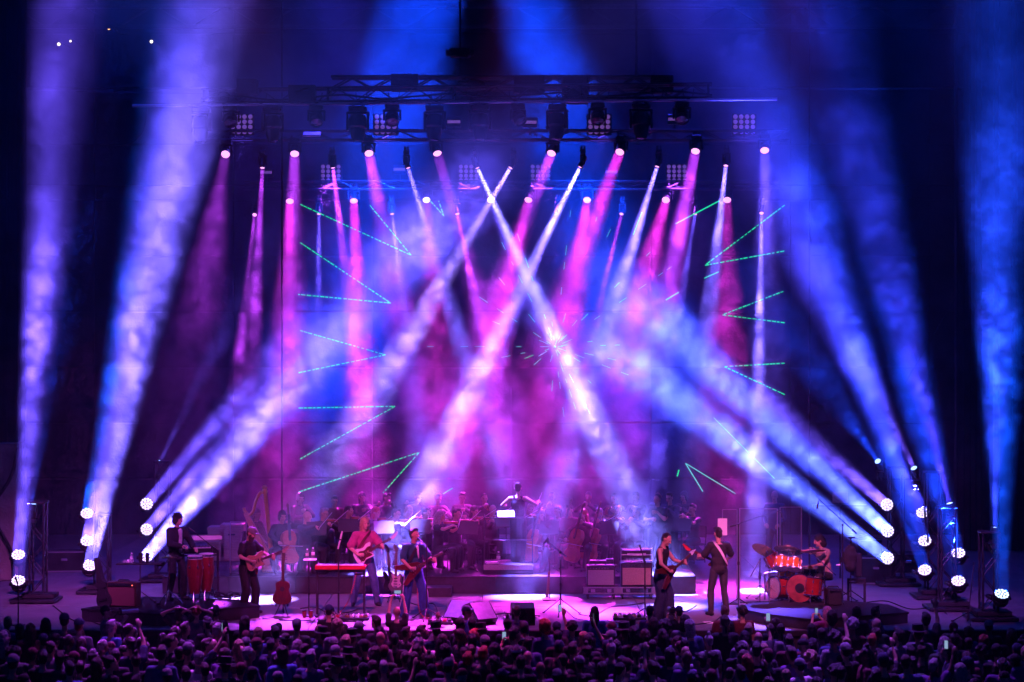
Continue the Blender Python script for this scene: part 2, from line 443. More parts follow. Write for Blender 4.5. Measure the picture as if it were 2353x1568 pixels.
def moving_light(name, label, cat, group, lens, d, r, L, hang, lens_mat, leds=None, mount=None):
    """lens: where the lens stands, d: where it points; hang +1 from a truss, -1 standing, 0 on a side bracket"""
    d = d.normalized(); piv = lens - d * (L * .5)
    drop = L * .62 + .1
    root = piv + Vector((0, 0, drop * hang)) if hang else piv + Vector((0, .42, 0))
    t = thing(name, label, cat, root, 0, group)
    loc = piv - root
    fl = -1 if hang < 0 else 1
    w = r * 1.32
    if hang:
        put('base', cached(('mbase', r), lambda: MB().box((0, 0, -.055), (r * 2.3, r * 1.7, .11), bev=.02).mesh('base', M['black_plastic'])), t, rot=(0 if hang > 0 else math.pi, 0, 0))
        put('clamp', cached(('mclamp', r), lambda: MB().box((-r * .6, 0, .03), (.05, .06, .09), bev=.008).box((r * .6, 0, .03), (.05, .06, .09), bev=.008).mesh('clamp', M['dark_steel'])), t, rot=(0 if hang > 0 else math.pi, 0, 0))
        ym = cached(('yoke', r, L), lambda: MB().box((0, 0, -.135), (2 * w + .05, r * .8, .05), bev=.012).box((-w, 0, -(.13 + drop) / 2 - .03), (.045, r * .75, drop - .05), bev=.012).box((w, 0, -(.13 + drop) / 2 - .03), (.045, r * .75, drop - .05), bev=.012).mesh('yoke', M['black_plastic']))
        pan = math.atan2(d.y, d.x) + math.pi / 2 if abs(d.x) + abs(d.y) > .15 else 0
        q = (Quaternion((1, 0, 0), math.pi) if hang < 0 else Quaternion()) 
        q = Quaternion((0, 0, 1), pan) @ q
        yo = put('yoke', ym, t); yo.rotation_euler = q.to_euler()
    else:
        put('bracket', cached(('brk', r), lambda: MB().box((-r * 1.25, .2, 0), (.04, .44, .06), bev=.008).box((r * 1.25, .2, 0), (.04, .44, .06), bev=.008).box((0, .42, 0), (r * 2.54, .05, .07), bev=.008).mesh('bracket', M['black_metal'])), t, loc=loc)
    h = put('head', head_mesh(r, L, (r, L)), t)
    h.location = lens - root; h.rotation_euler = d.to_track_quat('Z', 'Y').to_euler()
    if leds:
        put('led_array', led_mesh(r * .95, lens_mat, (r, lens_mat.name)), h, loc=(0, 0, -.004))
    else:
        put('lens', cached(('lens', r, lens_mat.name), lambda: MB().lathe([(r * (.62 if r > .16 else .94), -.006), (r * .5, .004), (r * .3, .012), (0, .014)], 18).mesh('lens', lens_mat)), h)
    return t

BLUE = (.008, .05, 1.0); BLUE2 = (.005, .075, 1.0); VIO = (.14, .075, 1.0); LAV = (.17, .11, 1.0); MAG = (.85, .03, .78); MAGV = (.50, .045, .95); WV = (.24, .17, 1.0)
GAIN = .40

# floor towers -------------------------------------------------------------
def tower(px, py, h, label, w=.3):
    b = on_floor(px, py)
    t = thing('light_tower', label, 'light tower', b, 0, 'truss light towers at the sides of the stage')
    MB().box((0, 0, .05), (.95, .8, .06), bev=.01).build('base_plate', M['black_metal'], t)
    MB().box((.05, .1, .13), (.7, .5, .09), bev=.01).build('ballast_weight', M['rubber'], t)
    cm = cached(('chord', h), lambda: MB().cyl((0, 0, .08), (0, 0, h), .024, n=8).mesh('chord', M['dark_steel']))
    for a in (-1, 1):
        for c in (-1, 1): put('chord', cm, t, loc=(a * w / 2, c * w / 2 + .15, 0))
    dm = cached('tbrace', lambda: MB().cyl((-w / 2, 0, 0), (w / 2, 0, .36), .011, n=6).mesh('brace', M['dark_steel']))
    n = int((h - .2) / .36)
    for i in range(n):
        for k, (dx, dy, rz) in enumerate(((0, -w / 2, 0), (0, w / 2, 0), (w / 2, 0, math.pi / 2))):
            put('brace', dm, t, loc=(dx, dy + .15, .16 + i * .36), rot=(0, 0, rz + math.pi * (i % 2)))
    MB().box((0, .15, h + .02), (w + .08, w + .08, .04), bev=.006).build('top_plate', M['black_metal'], t)
    return b
TG = 'round lamps facing the audience on the light towers'
SG = 'small beam lamps on top of the light towers'
def tower_lamp(px, py, Y, tgt, w0, w1, col, power, label, m='led', small=False):
    p = P(px, py, Y); d = tgt - p
    if small:
        t = moving_light('beam_light', label, 'stage light', SG, p, d, .075, .3, -1, M['led_small'])
    else:
        dd = (d.normalized() + Vector((0, -.75, 0))).normalized()
        t = moving_light('round_wash_light', label, 'stage light', TG, p, dd, .15, .26, 0, M[m], leds=True)
    dn = d.normalized()
    lamp(t, p + dn * .05, tgt, w0, w1, col, power)
    return t
pxm = .0093
b1 = tower(84, 1383, 2.1, 'truss light tower nearest the left edge with two round lamps')
b2 = tower(232, 1362, 1.7, 'second truss light tower from the left')
b3 = tower(372, 1336, 2.75, 'dim truss light tower behind the conga player')
r3 = tower(2062, 1345, 2.65, 'light tower with three lamps just right of the drum kit')
r2 = tower(2148, 1374, 2.7, 'light tower with three lamps, second right of the drum kit')
r1 = tower(2180, 1401, 2.1, 'light tower with two lamps, third right of the drum kit')
r0 = tower(2276, 1424, 1.72, 'light tower nearest the right edge with one bright lamp')
# left: tower one
tower_lamp(42, 1275, b1.y + .1, P(140, 0, .2), .26, 1.25, VIO, 1150, 'upper round lamp of the leftmost tower')
tower_lamp(42, 1334, b1.y - .42, P(158, 0, 0), .26, 1.6, VIO, 1250, 'lower round lamp of the leftmost tower')
tower_lamp(76, 1158, b1.y + .15, P(260, 0, .5), .12, 2.2, BLUE, 700, 'small blue lamp on top of the leftmost tower', small=True)
# tower two
tower_lamp(200, 1180, b2.y + .45, P(430, 0, .3), .26, 1.6, BLUE2, 700, 'top round lamp of the second tower from the left')
tower_lamp(200, 1243, b2.y + .02, P(455, 0, .3), .26, 1.6, VIO, 1800, 'middle round lamp of the second tower from the left')
tower_lamp(206, 1300, b2.y - .45, P(500, 0, .3), .28, 1.75, (.16, .11, 1), 3200, 'lowest, brightest round lamp of the second tower from the left')
# tower three
tower_lamp(337, 1158, b3.y - .35, P(575, 880, 1), .26, .7, VIO, 260, 'top round lamp behind the conga player')
tower_lamp(337, 1217, b3.y - .35, P(990, 490, -1.3), .26, 1.8, VIO, 700, 'middle round lamp behind the conga player')
tower_lamp(337, 1278, b3.y - .35, P(1060, 440, -1.2), .30, 1.85, (.11, .08, 1), 5600, 'lowest round lamp behind the conga player')
tower_lamp(368, 1060, b3.y + .15, P(470, 850, 6), .1, .5, VIO, 60, 'small lamp on top of the dim tower behind the conga player', small=True)
# right three
tower_lamp(2038, 1160, r3.y - .35, P(1740, 910, -1.2), .24, .8, VIO, 500, 'top round lamp of the tower just right of the drum kit')
tower_lamp(2040, 1221, r3.y - .35, P(1410, 645, -1.2), .28, 1.45, (.05, .075, 1), 5000, 'middle round lamp of the tower just right of the drum kit')
tower_lamp(2040, 1283, r3.y - .35, P(1400, 800, -1.2), .30, 1.25, (.065, .10, 1), 5200, 'lowest round lamp of the tower just right of the drum kit')
tower_lamp(2017, 1060, r3.y + .15, P(1880, 860, 3), .1, .9, BLUE, 160, 'small lamp on top of the tower just right of the drum kit', small=True)
# right two
tower_lamp(2120, 1178, r2.y + .4, P(1650, 100, .2), .26, 2.1, (.05, .05, 1), 2100, 'top round lamp of the second tower right of the drum kit')
tower_lamp(2125, 1243, r2.y + .02, P(1745, 200, .2), .26, 1.7, (.025, .05, 1), 1300, 'middle round lamp of the second tower right of the drum kit')
tower_lamp(2125, 1310, r2.y - .4, P(1840, 400, .3), .26, 1.5, BLUE, 900, 'lowest round lamp of the second tower right of the drum kit')
tower_lamp(2100, 1076, r2.y + .15, P(1930, 740, 1), .1, .9, VIO, 200, 'small lamp on top of the second tower right of the drum kit', small=True)
# right one
tower_lamp(2202, 1271, r1.y + .1, P(1900, 0, -.2), .26, 2.0, BLUE, 1100, 'upper round lamp of the third tower right of the drum kit')
tower_lamp(2202, 1335, r1.y - .38, P(1960, 300, -.2), .26, 1.7, BLUE, 800, 'lower round lamp of the third tower right of the drum kit')
tower_lamp(2182, 1157, r1.y + .15, P(2010, 500, 0), .1, 1.1, (.07, .04, 1), 420, 'small lamp on top of the third tower right of the drum kit', small=True)
# right edge
tower_lamp(2302, 1365, r0.y - .35, P(2295, 0, -.6), .28, 2.1, BLUE2, 1700, 'bright round lamp of the tower nearest the right edge', m='led_blue')
tower_lamp(2286, 1213, r0.y + .15, P(2292, 100, -.5), .1, 1.9, (.03, .05, 1), 800, 'small lamp on top of the tower nearest the right edge', small=True)

# upper rows of lamps over the orchestra ----------------------------------
def batten(px0, px1, py, Y, name, label, h=.32, m='dark_steel', braces=True):
    a = P(px0, py, Y); L = X(px1, Y) - X(px0, Y)
    t = thing(name, label, 'truss', (a.x + L / 2, Y, a.z), 0)
    for dz in (0, h):
        for dy in (-.15, .15):
            MB().cyl((-L / 2, dy, dz), (L / 2, dy, dz), .026, n=8).build('chord', M[m], t)
    if braces:
        n = int(L / .5)
        dm = cached(('bb', h, m), lambda: MB().cyl((-.25, 0, 0), (.25, 0, h), .013, n=6).mesh('brace', M[m]))
        for i in range(n):
            for dy in (-.15, .15):
                put('brace', dm, t, loc=(-L / 2 + (i + .5) * L / n, dy, 0), rot=(0, 0, math.pi * (i % 2)))
    return t
batten(470, 1810, 322, 7.25, 'rear_truss', 'upper dark rear truss that carries the row of bright pink lamps', h=.22)
batten(560, 1790, 436, 13.2, 'rear_truss', 'lower dark rear truss that carries the second row of pink lamps', h=.22)
UW = 'bright pink lamps in the upper row over the orchestra'; LW = 'bright pink lamps in the lower row over the orchestra'
NTH = ['leftmost', 'second from left', 'third from left', 'fourth from left', 'fourth from right', 'third from right', 'second from right', 'rightmost']
def wash(px, py, Y, tgt, w1, col, power, label, group, m='lens_pink'):
    p = P(px, py, Y); d = tgt - p
    dd = (d.normalized() + Vector((0, -.22, 0))).normalized()
    t = moving_light('pink_wash_light', label, 'stage light', group, p, dd, .108, .3, 1, M[m])
    lamp(t, p + d.normalized() * .06 + dd * .02, tgt, .24, w1, col, power)
UPW = [(518, 355, 470, 640, MAGV, 240), (677, 354, 668, 800, MAGV, 480), (848, 353, 930, 780, MAGV, 640), (1005, 353, 1190, 1000, MAGV, 520), (1267, 353, 1090, 800, MAGV, 520), (1424, 350, 1270, 760, MAG, 620), (1598, 348, 1490, 900, MAGV, 720), (1757, 346, 1763, 800, VIO, 620)]
for i, (px, py, tx, ty, c, pw) in enumerate(UPW):
    wash(px, py, 7, P(tx, ty, 3.4), 1.1, c, pw * .74, NTH[i] + ' bright pink lamp of the upper row over the orchestra', UW)
LOW = [(666, 463, 655, 980, MAG, 520), (813, 462, 836, 1060, MAG, 600), (980, 460, 1010, 900, MAG, 300), (1128, 459, 1290, 830, VIO, 500), (1214, 460, 1090, 960, MAG, 760), (1349, 460, 1290, 850, MAG, 480), (1530, 460, 1440, 800, MAG, 520), (1671, 460, 1668, 900, MAG, 380)]
for i, (px, py, tx, ty, c, pw) in enumerate(LOW):
    wash(px, py, 13, P(tx, ty, 8.5), 1.5, c, pw, NTH[i] + ' bright lamp of the lower row over the orchestra', LW, 'lens_white' if i in (2, 3) else 'lens_pink')
UB = 'slim hanging beam lamps in the upper row'; LB = 'slim hanging beam lamps in the lower row'
def slim(px, py, Y, tgt, w1, col, power, label, group):
    p = P(px, py, Y); d = tgt - p
    t = moving_light('slim_beam_light', label, 'stage light', group, p, d, .06, .3, 1, M['lens_pink'])
    lamp(t, p + d.normalized() * .05, tgt, .09, w1, col, power)
for i, (px, py, tx, ty, c, pw, w) in enumerate([(603, 386, 578, 830, MAGV, 260, .55), (765, 386, 850, 1080, MAGV, 420, .8), (938, 386, 1150, 1080, LAV, 600, .9), (1097, 386, 1440, 1130, (.20, .17, 1), 2700, .95), (1173, 386, 890, 860, (.3, .18, 1), 1300, .8), (1333, 384, 940, 1180, (.19, .14, 1), 2600, .95), (1510, 383, 1330, 960, LAV, 1300, .85), (1668, 381, 1625, 760, LAV, 600, .55)]):
    slim(px, py, 6.6, P(tx, ty, 4.6), w, c, pw, NTH[i] + ' slim beam lamp of the upper hanging row', UB)
for i, (px, py, tx, ty, c, pw, w) in enumerate([(585, 494, 560, 720, MAGV, 90, .3), (733, 492, 728, 1180, VIO, 300, .8), (901, 492, 985, 1150, VIO, 500, 1.0), (1051, 492, 1160, 1000, MAGV, 360, .8), (1278, 489, 1010, 1150, VIO, 500, 1.0), (1428, 492, 1330, 900, MAGV, 160, .5), (1597, 492, 1500, 1100, VIO, 260, .8), (1750, 490, 1736, 1260, LAV, 900, .7)]):
    slim(px, py, 13, P(tx, ty, 9.0 if i < 7 else 5.0), w, c, pw, NTH[i] + ' slim beam lamp of the lower hanging row', LB)

# sixteen-bulb panels and small strobe boxes on the rear trusses
def blinder(px, py, Y, label, glow=130):
    p = P(px, py, Y)
    t = thing('bulb_panel', label, 'light panel', p, 0, 'square panels of sixteen dim round bulbs')
    put('housing', cached('bh', lambda: MB().box((0, .06, 0), (.60, .1, .52), bev=.01).box((0, .1, -.34), (.06, .06, .2)).mesh('housing', M['black_metal'])), t)
    bm_ = cached('bulb', lambda: MB().lathe([(.055, 0), (.05, .018), (.025, .03), (0, .034)], 12).mesh('bulb', M['bulb_dim']))
    for i in range(4):
        for j in range(4):
            put('bulb', bm_, t, loc=((i - 1.5) * .14, .008, (j - 1.5) * .122), rot=(math.pi / 2, 0, 0))
    li = bpy.data.lights.new('lamp', 'AREA'); li.size = .5; li.spread = R(110); li.energy = glow * GAIN; li.color = (.12, .06, 1) if Y < 10 else (.34, .05, .85)
    lo = bpy.data.objects.new('lamp', li); COL.objects.link(lo); lo.parent = t; lo.location = (0, -.05, -.28)
BL = ['leftmost', 'second', 'third', 'rightmost']
for i, px in enumerate((555, 886, 1377, 1710)): blinder(px, 286, 7.5, BL[i] + ' sixteen bulb panel above the upper row of pink lamps')
for i, px in enumerate((760, 1077, 1242, 1555)): blinder(px, 399, 13.3, BL[i] + ' sixteen bulb panel above the lower row of pink lamps', 420)
def strobe(px, py, Y, label):
    t = thing('strobe_box', label, 'strobe light', P(px, py, Y), 0, 'small flat strobe boxes on the rear trusses')
    put('housing', cached('sb', lambda: MB().box((0, 0, 0), (.36, .14, .24), bev=.015).box((0, .05, -.2), (.05, .05, .2)).mesh('housing', M['dark_steel'])), t)
    put('glass_tube', cached('sg', lambda: MB().box((0, -.076, 0), (.31, .02, .07), bev=.006).mesh('glass_tube', M['bulb_dim'])), t)
for px, py, Y, l in ((1043, 281, 7.5, 'strobe box above the middle of the upper lamp row'), (1218, 282, 7.5, 'strobe box right of middle above the upper lamp row'), (1550, 275, 7.5, 'strobe box far right above the upper lamp row'), (612, 397, 13.3, 'strobe box leftmost above the lower lamp row'), (918, 390, 13.3, 'strobe box left of middle above the lower lamp row'), (1405, 396, 13.3, 'strobe box right of middle above the lower lamp row')):
    strobe(px, py, Y, l)
def sign_panel():
    t = thing('tilted_panel', 'small tilted pale panel hanging left under the front truss', 'panel', P(717, 309, 6.8))
    MB().box((0, 0, 0), (.42, .2, .05), Matrix.Rotation(.5, 4, 'X'), bev=.01).build('housing', M['alu'], t)
    MB().box((0, 0, -.07), (.8, .04, .03)).build('bar', M['dark_steel'], t)
sign_panel()

# front truss with the dark hanging heads
zt = 10.63
yaw = math.atan2(-1.2, X(1785, 1.4) - X(310, 2.6))
def front_truss():
    a = Vector((X(310, 2.6), 2.6, zt)); b = Vector((X(1785, 1.4), 1.4, zt)); L = (b - a).length
    t = thing('front_truss', 'long front lighting truss that carries the dark hanging lamp heads', 'truss', (a + b) / 2, yaw)
    MB().cyl((-L / 2, -.2, -.02), (L / 2, -.2, -.02), .03, n=8).build('hanging_pipe', M['alu'], t)
    u0, u1 = -L / 2 + 1.5, L / 2 - 1.35
    for dz in (.04, .33):
        for dy in (-.16, .16): MB().cyl((u0, dy, dz), (u1, dy, dz), .028, n=8).build('chord', M['dark_steel'], t)
    n = 26; w = (u1 - u0) / n
    dm = MB().cyl((-w / 2, 0, .04), (w / 2, 0, .33), .014, n=6).mesh('brace', M['dark_steel'])
    for i in range(n):
        for dy in (-.16, .16): put('brace', dm, t, loc=(u0 + (i + .5) * w, dy, 0), rot=(0, 0, math.pi * (i % 2)))
    pm = MB().box((0, 0, .185), (.05, .36, .33), bev=.006).mesh('joint_plate', M['black_metal'])
    for i in range(5): put('joint_plate', pm, t, loc=(u0 + (i + .02) * (u1 - u0) / 4.05, 0, 0))
    MB().tube(spline([(u0 + k * (u1 - u0) / 14, -.2, .12 + .05 * math.sin(k * 2.1)) for k in range(15)], 5, False), .02, 6).build('cable_run', M['rubber'], t)
    lm = MB().tube(spline([(-.12, 0, .1), (-.09, -.04, -.05), (0, -.05, -.12), (.09, -.04, -.06), (.12, 0, .1)], 5, False), .009, 5).mesh('cable_loop', M['rubber'])
    for k in range(12): put('cable_loop', lm, t, loc=(u0 + (k + .6) * (u1 - u0) / 12 + rnd.uniform(-.2, .2), -.17, .12))
front_truss()
def upper_truss():
    a = P(762, 205, 2.9); L = X(1505, 2.9) - X(762, 2.9)
    t = thing('header_truss', 'shorter black truss lying just above the front lighting truss', 'truss', (a.x + L / 2, 2.9, a.z))
    for dz in (0, .25):
        for dy in (-.15, .15): MB().cyl((-L / 2, dy, dz), (L / 2, dy, dz), .035, n=8).build('chord', M['black_metal'], t)
    n = 16; w = L / n
    dm = MB().cyl((-w / 2, 0, 0), (w / 2, 0, .25), .018, n=6).mesh('brace', M['black_metal'])
    for i in range(n):
        for dy in (-.15, .15): put('brace', dm, t, loc=(-L / 2 + (i + .5) * w, dy, 0), rot=(0, 0, math.pi * (i % 2)))
upper_truss()
for i, (px, py, w, h, l) in enumerate([(569, 201, 48, 36, 'square black box on the left end of the front truss'), (695, 217, 62, 40, 'wide black box on the front truss, second from left'), (930, 191, 62, 38, 'black box on the header truss left of the middle'), (1216, 196, 70, 40, 'wide black box on the header truss right of the middle'), (1322, 208, 60, 62, 'tall black box on the front truss right of the middle'), (1520, 195, 52, 40, 'black box at the right end of the header truss')]):
    t = thing('cable_box', l, 'equipment box', P(px, py, 2.15), 0, 'black boxes on the front truss')
    MB().box((0, 0, 0), (w * pxm, .3, h * pxm), bev=.015).build('case', M['black_cloth'], t)
    MB().box((0, -.16, h * pxm * .2), (w * pxm * .5, .02, .03), bev=.004).build('handle', M['black_metal'], t)
    for k in (-1, 1): MB().box((k * w * pxm * .38, -.155, 0), (.02, .012, h * pxm * .98)).build('strap', M['rubber'], t)
FH = 'large dark moving heads hanging from the front truss'; FS = 'small dark moving heads hanging from the front truss'
def ftY(px): return 2.6 - 1.2 * (px - 310) / 1475
for i, px in enumerate((460, 628, 822, 997, 1103, 1278, 1473)):
    Y = ftY(px) - .2
    lens = P(px, 326 - i * 1.2, Y)
    l = ['hazy large moving head leftmost on the front truss', 'large dark moving head second from left on the front truss', 'large dark moving head third from left on the front truss', 'large dark moving head left of the middle of the front truss', 'large dark moving head right of the middle of the front truss', 'large dark moving head second from right on the front truss', 'large dark moving head rightmost on the front truss'][i]
    moving_light('moving_head', l, 'stage light', FH, lens, Vector((rnd.uniform(-.08, .08), -.12, -1)), .165, .56, 1, M['lens_dark'])
for i, px in enumerate((530, 727, 901, 1197, 1373, 1567)):
    Y = ftY(px) - .2
    lens = P(px, 284 - i * 1.4, Y)
    moving_light('moving_head', ['leftmost', 'second from left', 'third from left', 'third from right', 'second from right', 'rightmost'][i] + ' small dark moving head on the front truss', 'stage light', FS, lens, Vector((.5 if i == 3 else rnd.uniform(-.1, .1), -.6, -.8)), .13, .28, 1, M['lens_dark'])
def chain_hoist():
    p = P(1057, 122, 2.9)
    t = thing('chain_hoist', 'black chain hoist hanging above the middle of the truss', 'hoist', p)
    MB().box((0, 0, 0), (.46, .24, .2), bev=.03).build('motor', M['black_metal'], t)
    MB().cyl((-.3, 0, 0), (.3, 0, 0), .07, n=12).build('drum', M['black_metal'], t)
    MB().cyl((0, 0, .1), (0, 0, 1.6), .022, n=6).build('chain', M['dark_steel'], t)
    MB().cyl((0, 0, -.1), (0, 0, -.52), .014, n=6).build('lower_chain', M['dark_steel'], t)
    MB().tube([(0, 0, -.5), (.06, 0, -.54), (.05, 0, -.6), (-.02, 0, -.61)], .014, 6).build('hook', M['dark_steel'], t)
chain_hoist()
for i, (px, py, m, l) in enumerate([(135, 102, 'lamp_warm', 'white bulb low left in the small cluster at top left'), (171, 62, 'lamp_red', 'red bulb over the cluster at top left'), (250, 65, 'lamp_orange', 'orange red bulb right in the cluster at top left'), (348, 96, 'lamp_warm', 'yellow bulb apart from the cluster at top left'), (162, 95, 'lamp_warm', 'tiny white bulb in the middle of the cluster at top left')]):
    t = thing('wall_bulb', l, 'bulb', P(px, py, 15.5), 0, 'small coloured bulbs on a bar at top left')
    MB().ell((0, 0, 0), (.045 if i < 4 else .03,) * 3, 10, 7).build('globe', M[m], t)
    MB().cyl((0, 0, .03), (0, 0, .12), .02, n=8).build('socket', M['black_metal'], t)
    MB().cyl((0, 0, .1), (0, 1.38, .1), .012, n=6).build('arm', M['black_metal'], t)

# roof wash lamps above the frame, then unseen lamps added to light band and crowd
def rig_lamp(name, label, p, tgt, w0, w1, col, power):
    t = moving_light(name, label, 'stage light', 'roof rig lamps', p, tgt - p, .16, .35, 1, M['lens_white'])
    lamp(t, p + (tgt - p).normalized() * .05, tgt, w0, w1, col, power)
rig_lamp('roof_wash_light', 'blue wash lamp under the roof above the chain hoist, left', P(1000, -150, 4.6), P(890, 330, 10), 2.0, 3.2, (.004, .05, 1), 4300)
rig_lamp('roof_wash_light', 'blue wash lamp under the roof above the chain hoist, right', P(1185, -150, 4.6), P(1310, 330, 10), 1.6, 3.2, (.004, .05, 1), 4000)

# unseen lamps added above the frame: they reach the band from the front and the audience from above
rig_lamp('added_front_light', 'added front lamp over the audience, magenta, left', Vector((-4, -14, 12.6)), Vector((-3.0, 1.2, 1.2)), .3, 6.6, (.95, .08, .52), 270)
rig_lamp('added_front_light', 'added front lamp over the audience, pink, right', Vector((4, -14, 12.6)), Vector((4.7, .7, 1.1)), .3, 5.6, (.95, .13, .5), 260)
rig_lamp('added_front_light', 'added front lamp over the audience, purple, far left', Vector((-6, -14, 12.6)), Vector((-9.2, 2.6, .6)), .3, 6, (.5, .06, .62), 320)  # this one and the next are added to tint the side floor purple
rig_lamp('added_front_light', 'added front lamp over the audience, purple, far right', Vector((6, -14, 12.6)), Vector((8.6, 1.5, .4)), .3, 4.5, (.40, .06, .7), 140)
rig_lamp('added_audience_light', 'added violet lamp above the left of the audience', Vector((-5.2, -1.95, 13.6)), Vector((-4.6, -6.4, -.2)), .4, 9, (.44, .05, .8), 760)  # added out of view to light the heads from above
rig_lamp('added_audience_light', 'added violet lamp above the right of the audience', Vector((5.2, -1.95, 13.6)), Vector((4.6, -6.4, -.2)), .4, 9, (.32, .06, .9), 760)
rig_lamp('added_flood_light', 'added wide blue flood lamp under the roof at the left', Vector((-9.5, 6, 17.2)), Vector((-9.0, 6, 0)), .4, 26, (.004, .035, 1), 420)  # unseen floods added as a fill that turns the dark gaps navy
rig_lamp('added_flood_light', 'added wide blue flood lamp under the roof at the right', Vector((9.5, 6, 17.2)), Vector((9.0, 6, 0)), .4, 26, (.004, .045, 1), 480)
rig_lamp('added_audience_light', 'added magenta lamp above the middle of the audience', Vector((0, -1.95, 13.6)), Vector((-.6, -4.4, -.2)), .4, 7, (.85, .04, .6), 300)  # one more added lamp, warms the middle of the crowd
rig_lamp('added_flood_light', 'added violet blue flood lamp under the roof behind the truss, left', Vector((-4.5, 9.5, 17.0)), Vector((-4.0, 9.5, 0)), .4, 15, (.045, .03, 1), 900)  # unseen floods added to brighten the smoke behind the truss
rig_lamp('added_flood_light', 'added violet blue flood lamp under the roof behind the truss, right', Vector((4.5, 9.5, 17.0)), Vector((4.0, 9.5, 0)), .4, 15, (.03, .035, 1), 850)

# ------------------------------------------------------------------ people
def ik(a, c, l1, l2, pole):
    a = Vector(a); c = Vector(c); d = c - a; L = d.length
    if L > (l1 + l2) * .995: c = a + d * ((l1 + l2) * .995 / L); d = c - a; L = d.length
    x = (l1 * l1 - l2 * l2 + L * L) / (2 * L); h = math.sqrt(max(0, l1 * l1 - x * x))
    u = d / L; p = Vector(pole); p = p - u * p.dot(u)
    p = p.normalized() if p.length > 1e-5 else u.orthogonal().normalized()
    return a + u * x + p * h, c

def skeleton(pose):
    """joints in a frame whose front is -Y; s = +1 is the person's own left (+X)"""
    g = pose.get
    J = {}
    pel = Vector(g('pelvis', (0, 0, .95)))
    rot = Matrix.Rotation(R(g('twist', 0)), 3, 'Z') @ Matrix.Rotation(R(g('lean', 0)), 3, 'X') @ Matrix.Rotation(R(g('side', 0)), 3, 'Y')
    J['rot'] = rot; J['pel'] = pel
    T = lambda v: pel + rot @ Vector(v)
    J['belly'] = T((0, 0, .16)); J['chest'] = T((0, .005, .36)); J['neck'] = T((0, .015, .535))
    hr = rot @ Matrix.Rotation(R(g('yaw', 0)), 3, 'Z') @ Matrix.Rotation(R(g('nod', 0)), 3, 'X') @ Matrix.Rotation(R(g('tilt', 0)), 3, 'Y')
    J['hrot'] = hr
    J['head'] = J['neck'] + rot @ Vector((0, -.01, .075)) + hr @ Vector((0, -.012, .105))
    hip = pose.get('hip', 1)
    for s in (-1, 1):
        k = 'RL'[s > 0]
        J['sh' + k] = T((s * .178, .01, .475))
        hand = Vector(g('hand' + k, T((s * .26, -.06, -.12))))
        el, wr = ik(J['sh' + k], hand, .285, .255, g('elbow' + k, (s * .6, .7, -.5)))
        J['el' + k] = el; J['wr' + k] = wr
        J['hip' + k] = pel + Matrix.Rotation(R(g('twist', 0)), 3, 'Z') @ Vector((s * .095, 0, -.03))
        ft = Vector(g('foot' + k, (s * .13, 0, .09)))
        kn, an = ik(J['hip' + k], ft, .43, .42, g('knee' + k, (s * .15, -1, 0)))
        J['kn' + k] = kn; J['an' + k] = an
    return J

def add_hand(mb, wr, d, n, s, curl=.5, fr=.0095):
    """palm, four bent fingers of unequal length and a thumb from the palm's side; d along the hand, n out of the palm"""
    d = Vector(d).normalized(); n = Vector(n); n = (n - d * n.dot(d)).normalized(); w = d.cross(n) * s
    rot = Matrix((w, n, d)).transposed()
    mb.ell(wr + d * .05, (.042, .019, .056), 10, 7, rot=rot)
    mb.cap(wr - d * .01, wr + d * .03, .026, .03, 8)
    for off, ln in ((-.033, .062), (-.011, .076), (.011, .082), (.033, .074)):
        p0 = wr + d * (.088 - abs(off) * .25) + w * off
        a = curl * 1.25
        d1 = d * math.cos(a) + n * math.sin(a); d2 = d * math.cos(a * 2.1) + n * math.sin(a * 2.1)
        p1 = p0 + d1 * ln * .55; p2 = p1 + d2 * ln * .5
        mb.cap(p0 - d1 * .01, p1, fr * 1.08, fr, 6); mb.cap(p1, p2, fr, fr * .85, 6)
    t0 = wr + d * .03 + w * .035; t1 = t0 + (d * .6 + w * .55 + n * .4).normalized() * .042; t2 = t1 + (d * .75 + w * .05 + n * .65).normalized() * .036
    mb.cap(t0, t1, fr * 1.25, fr * 1.1, 6); mb.cap(t1, t2, fr * 1.1, fr * .9, 6)

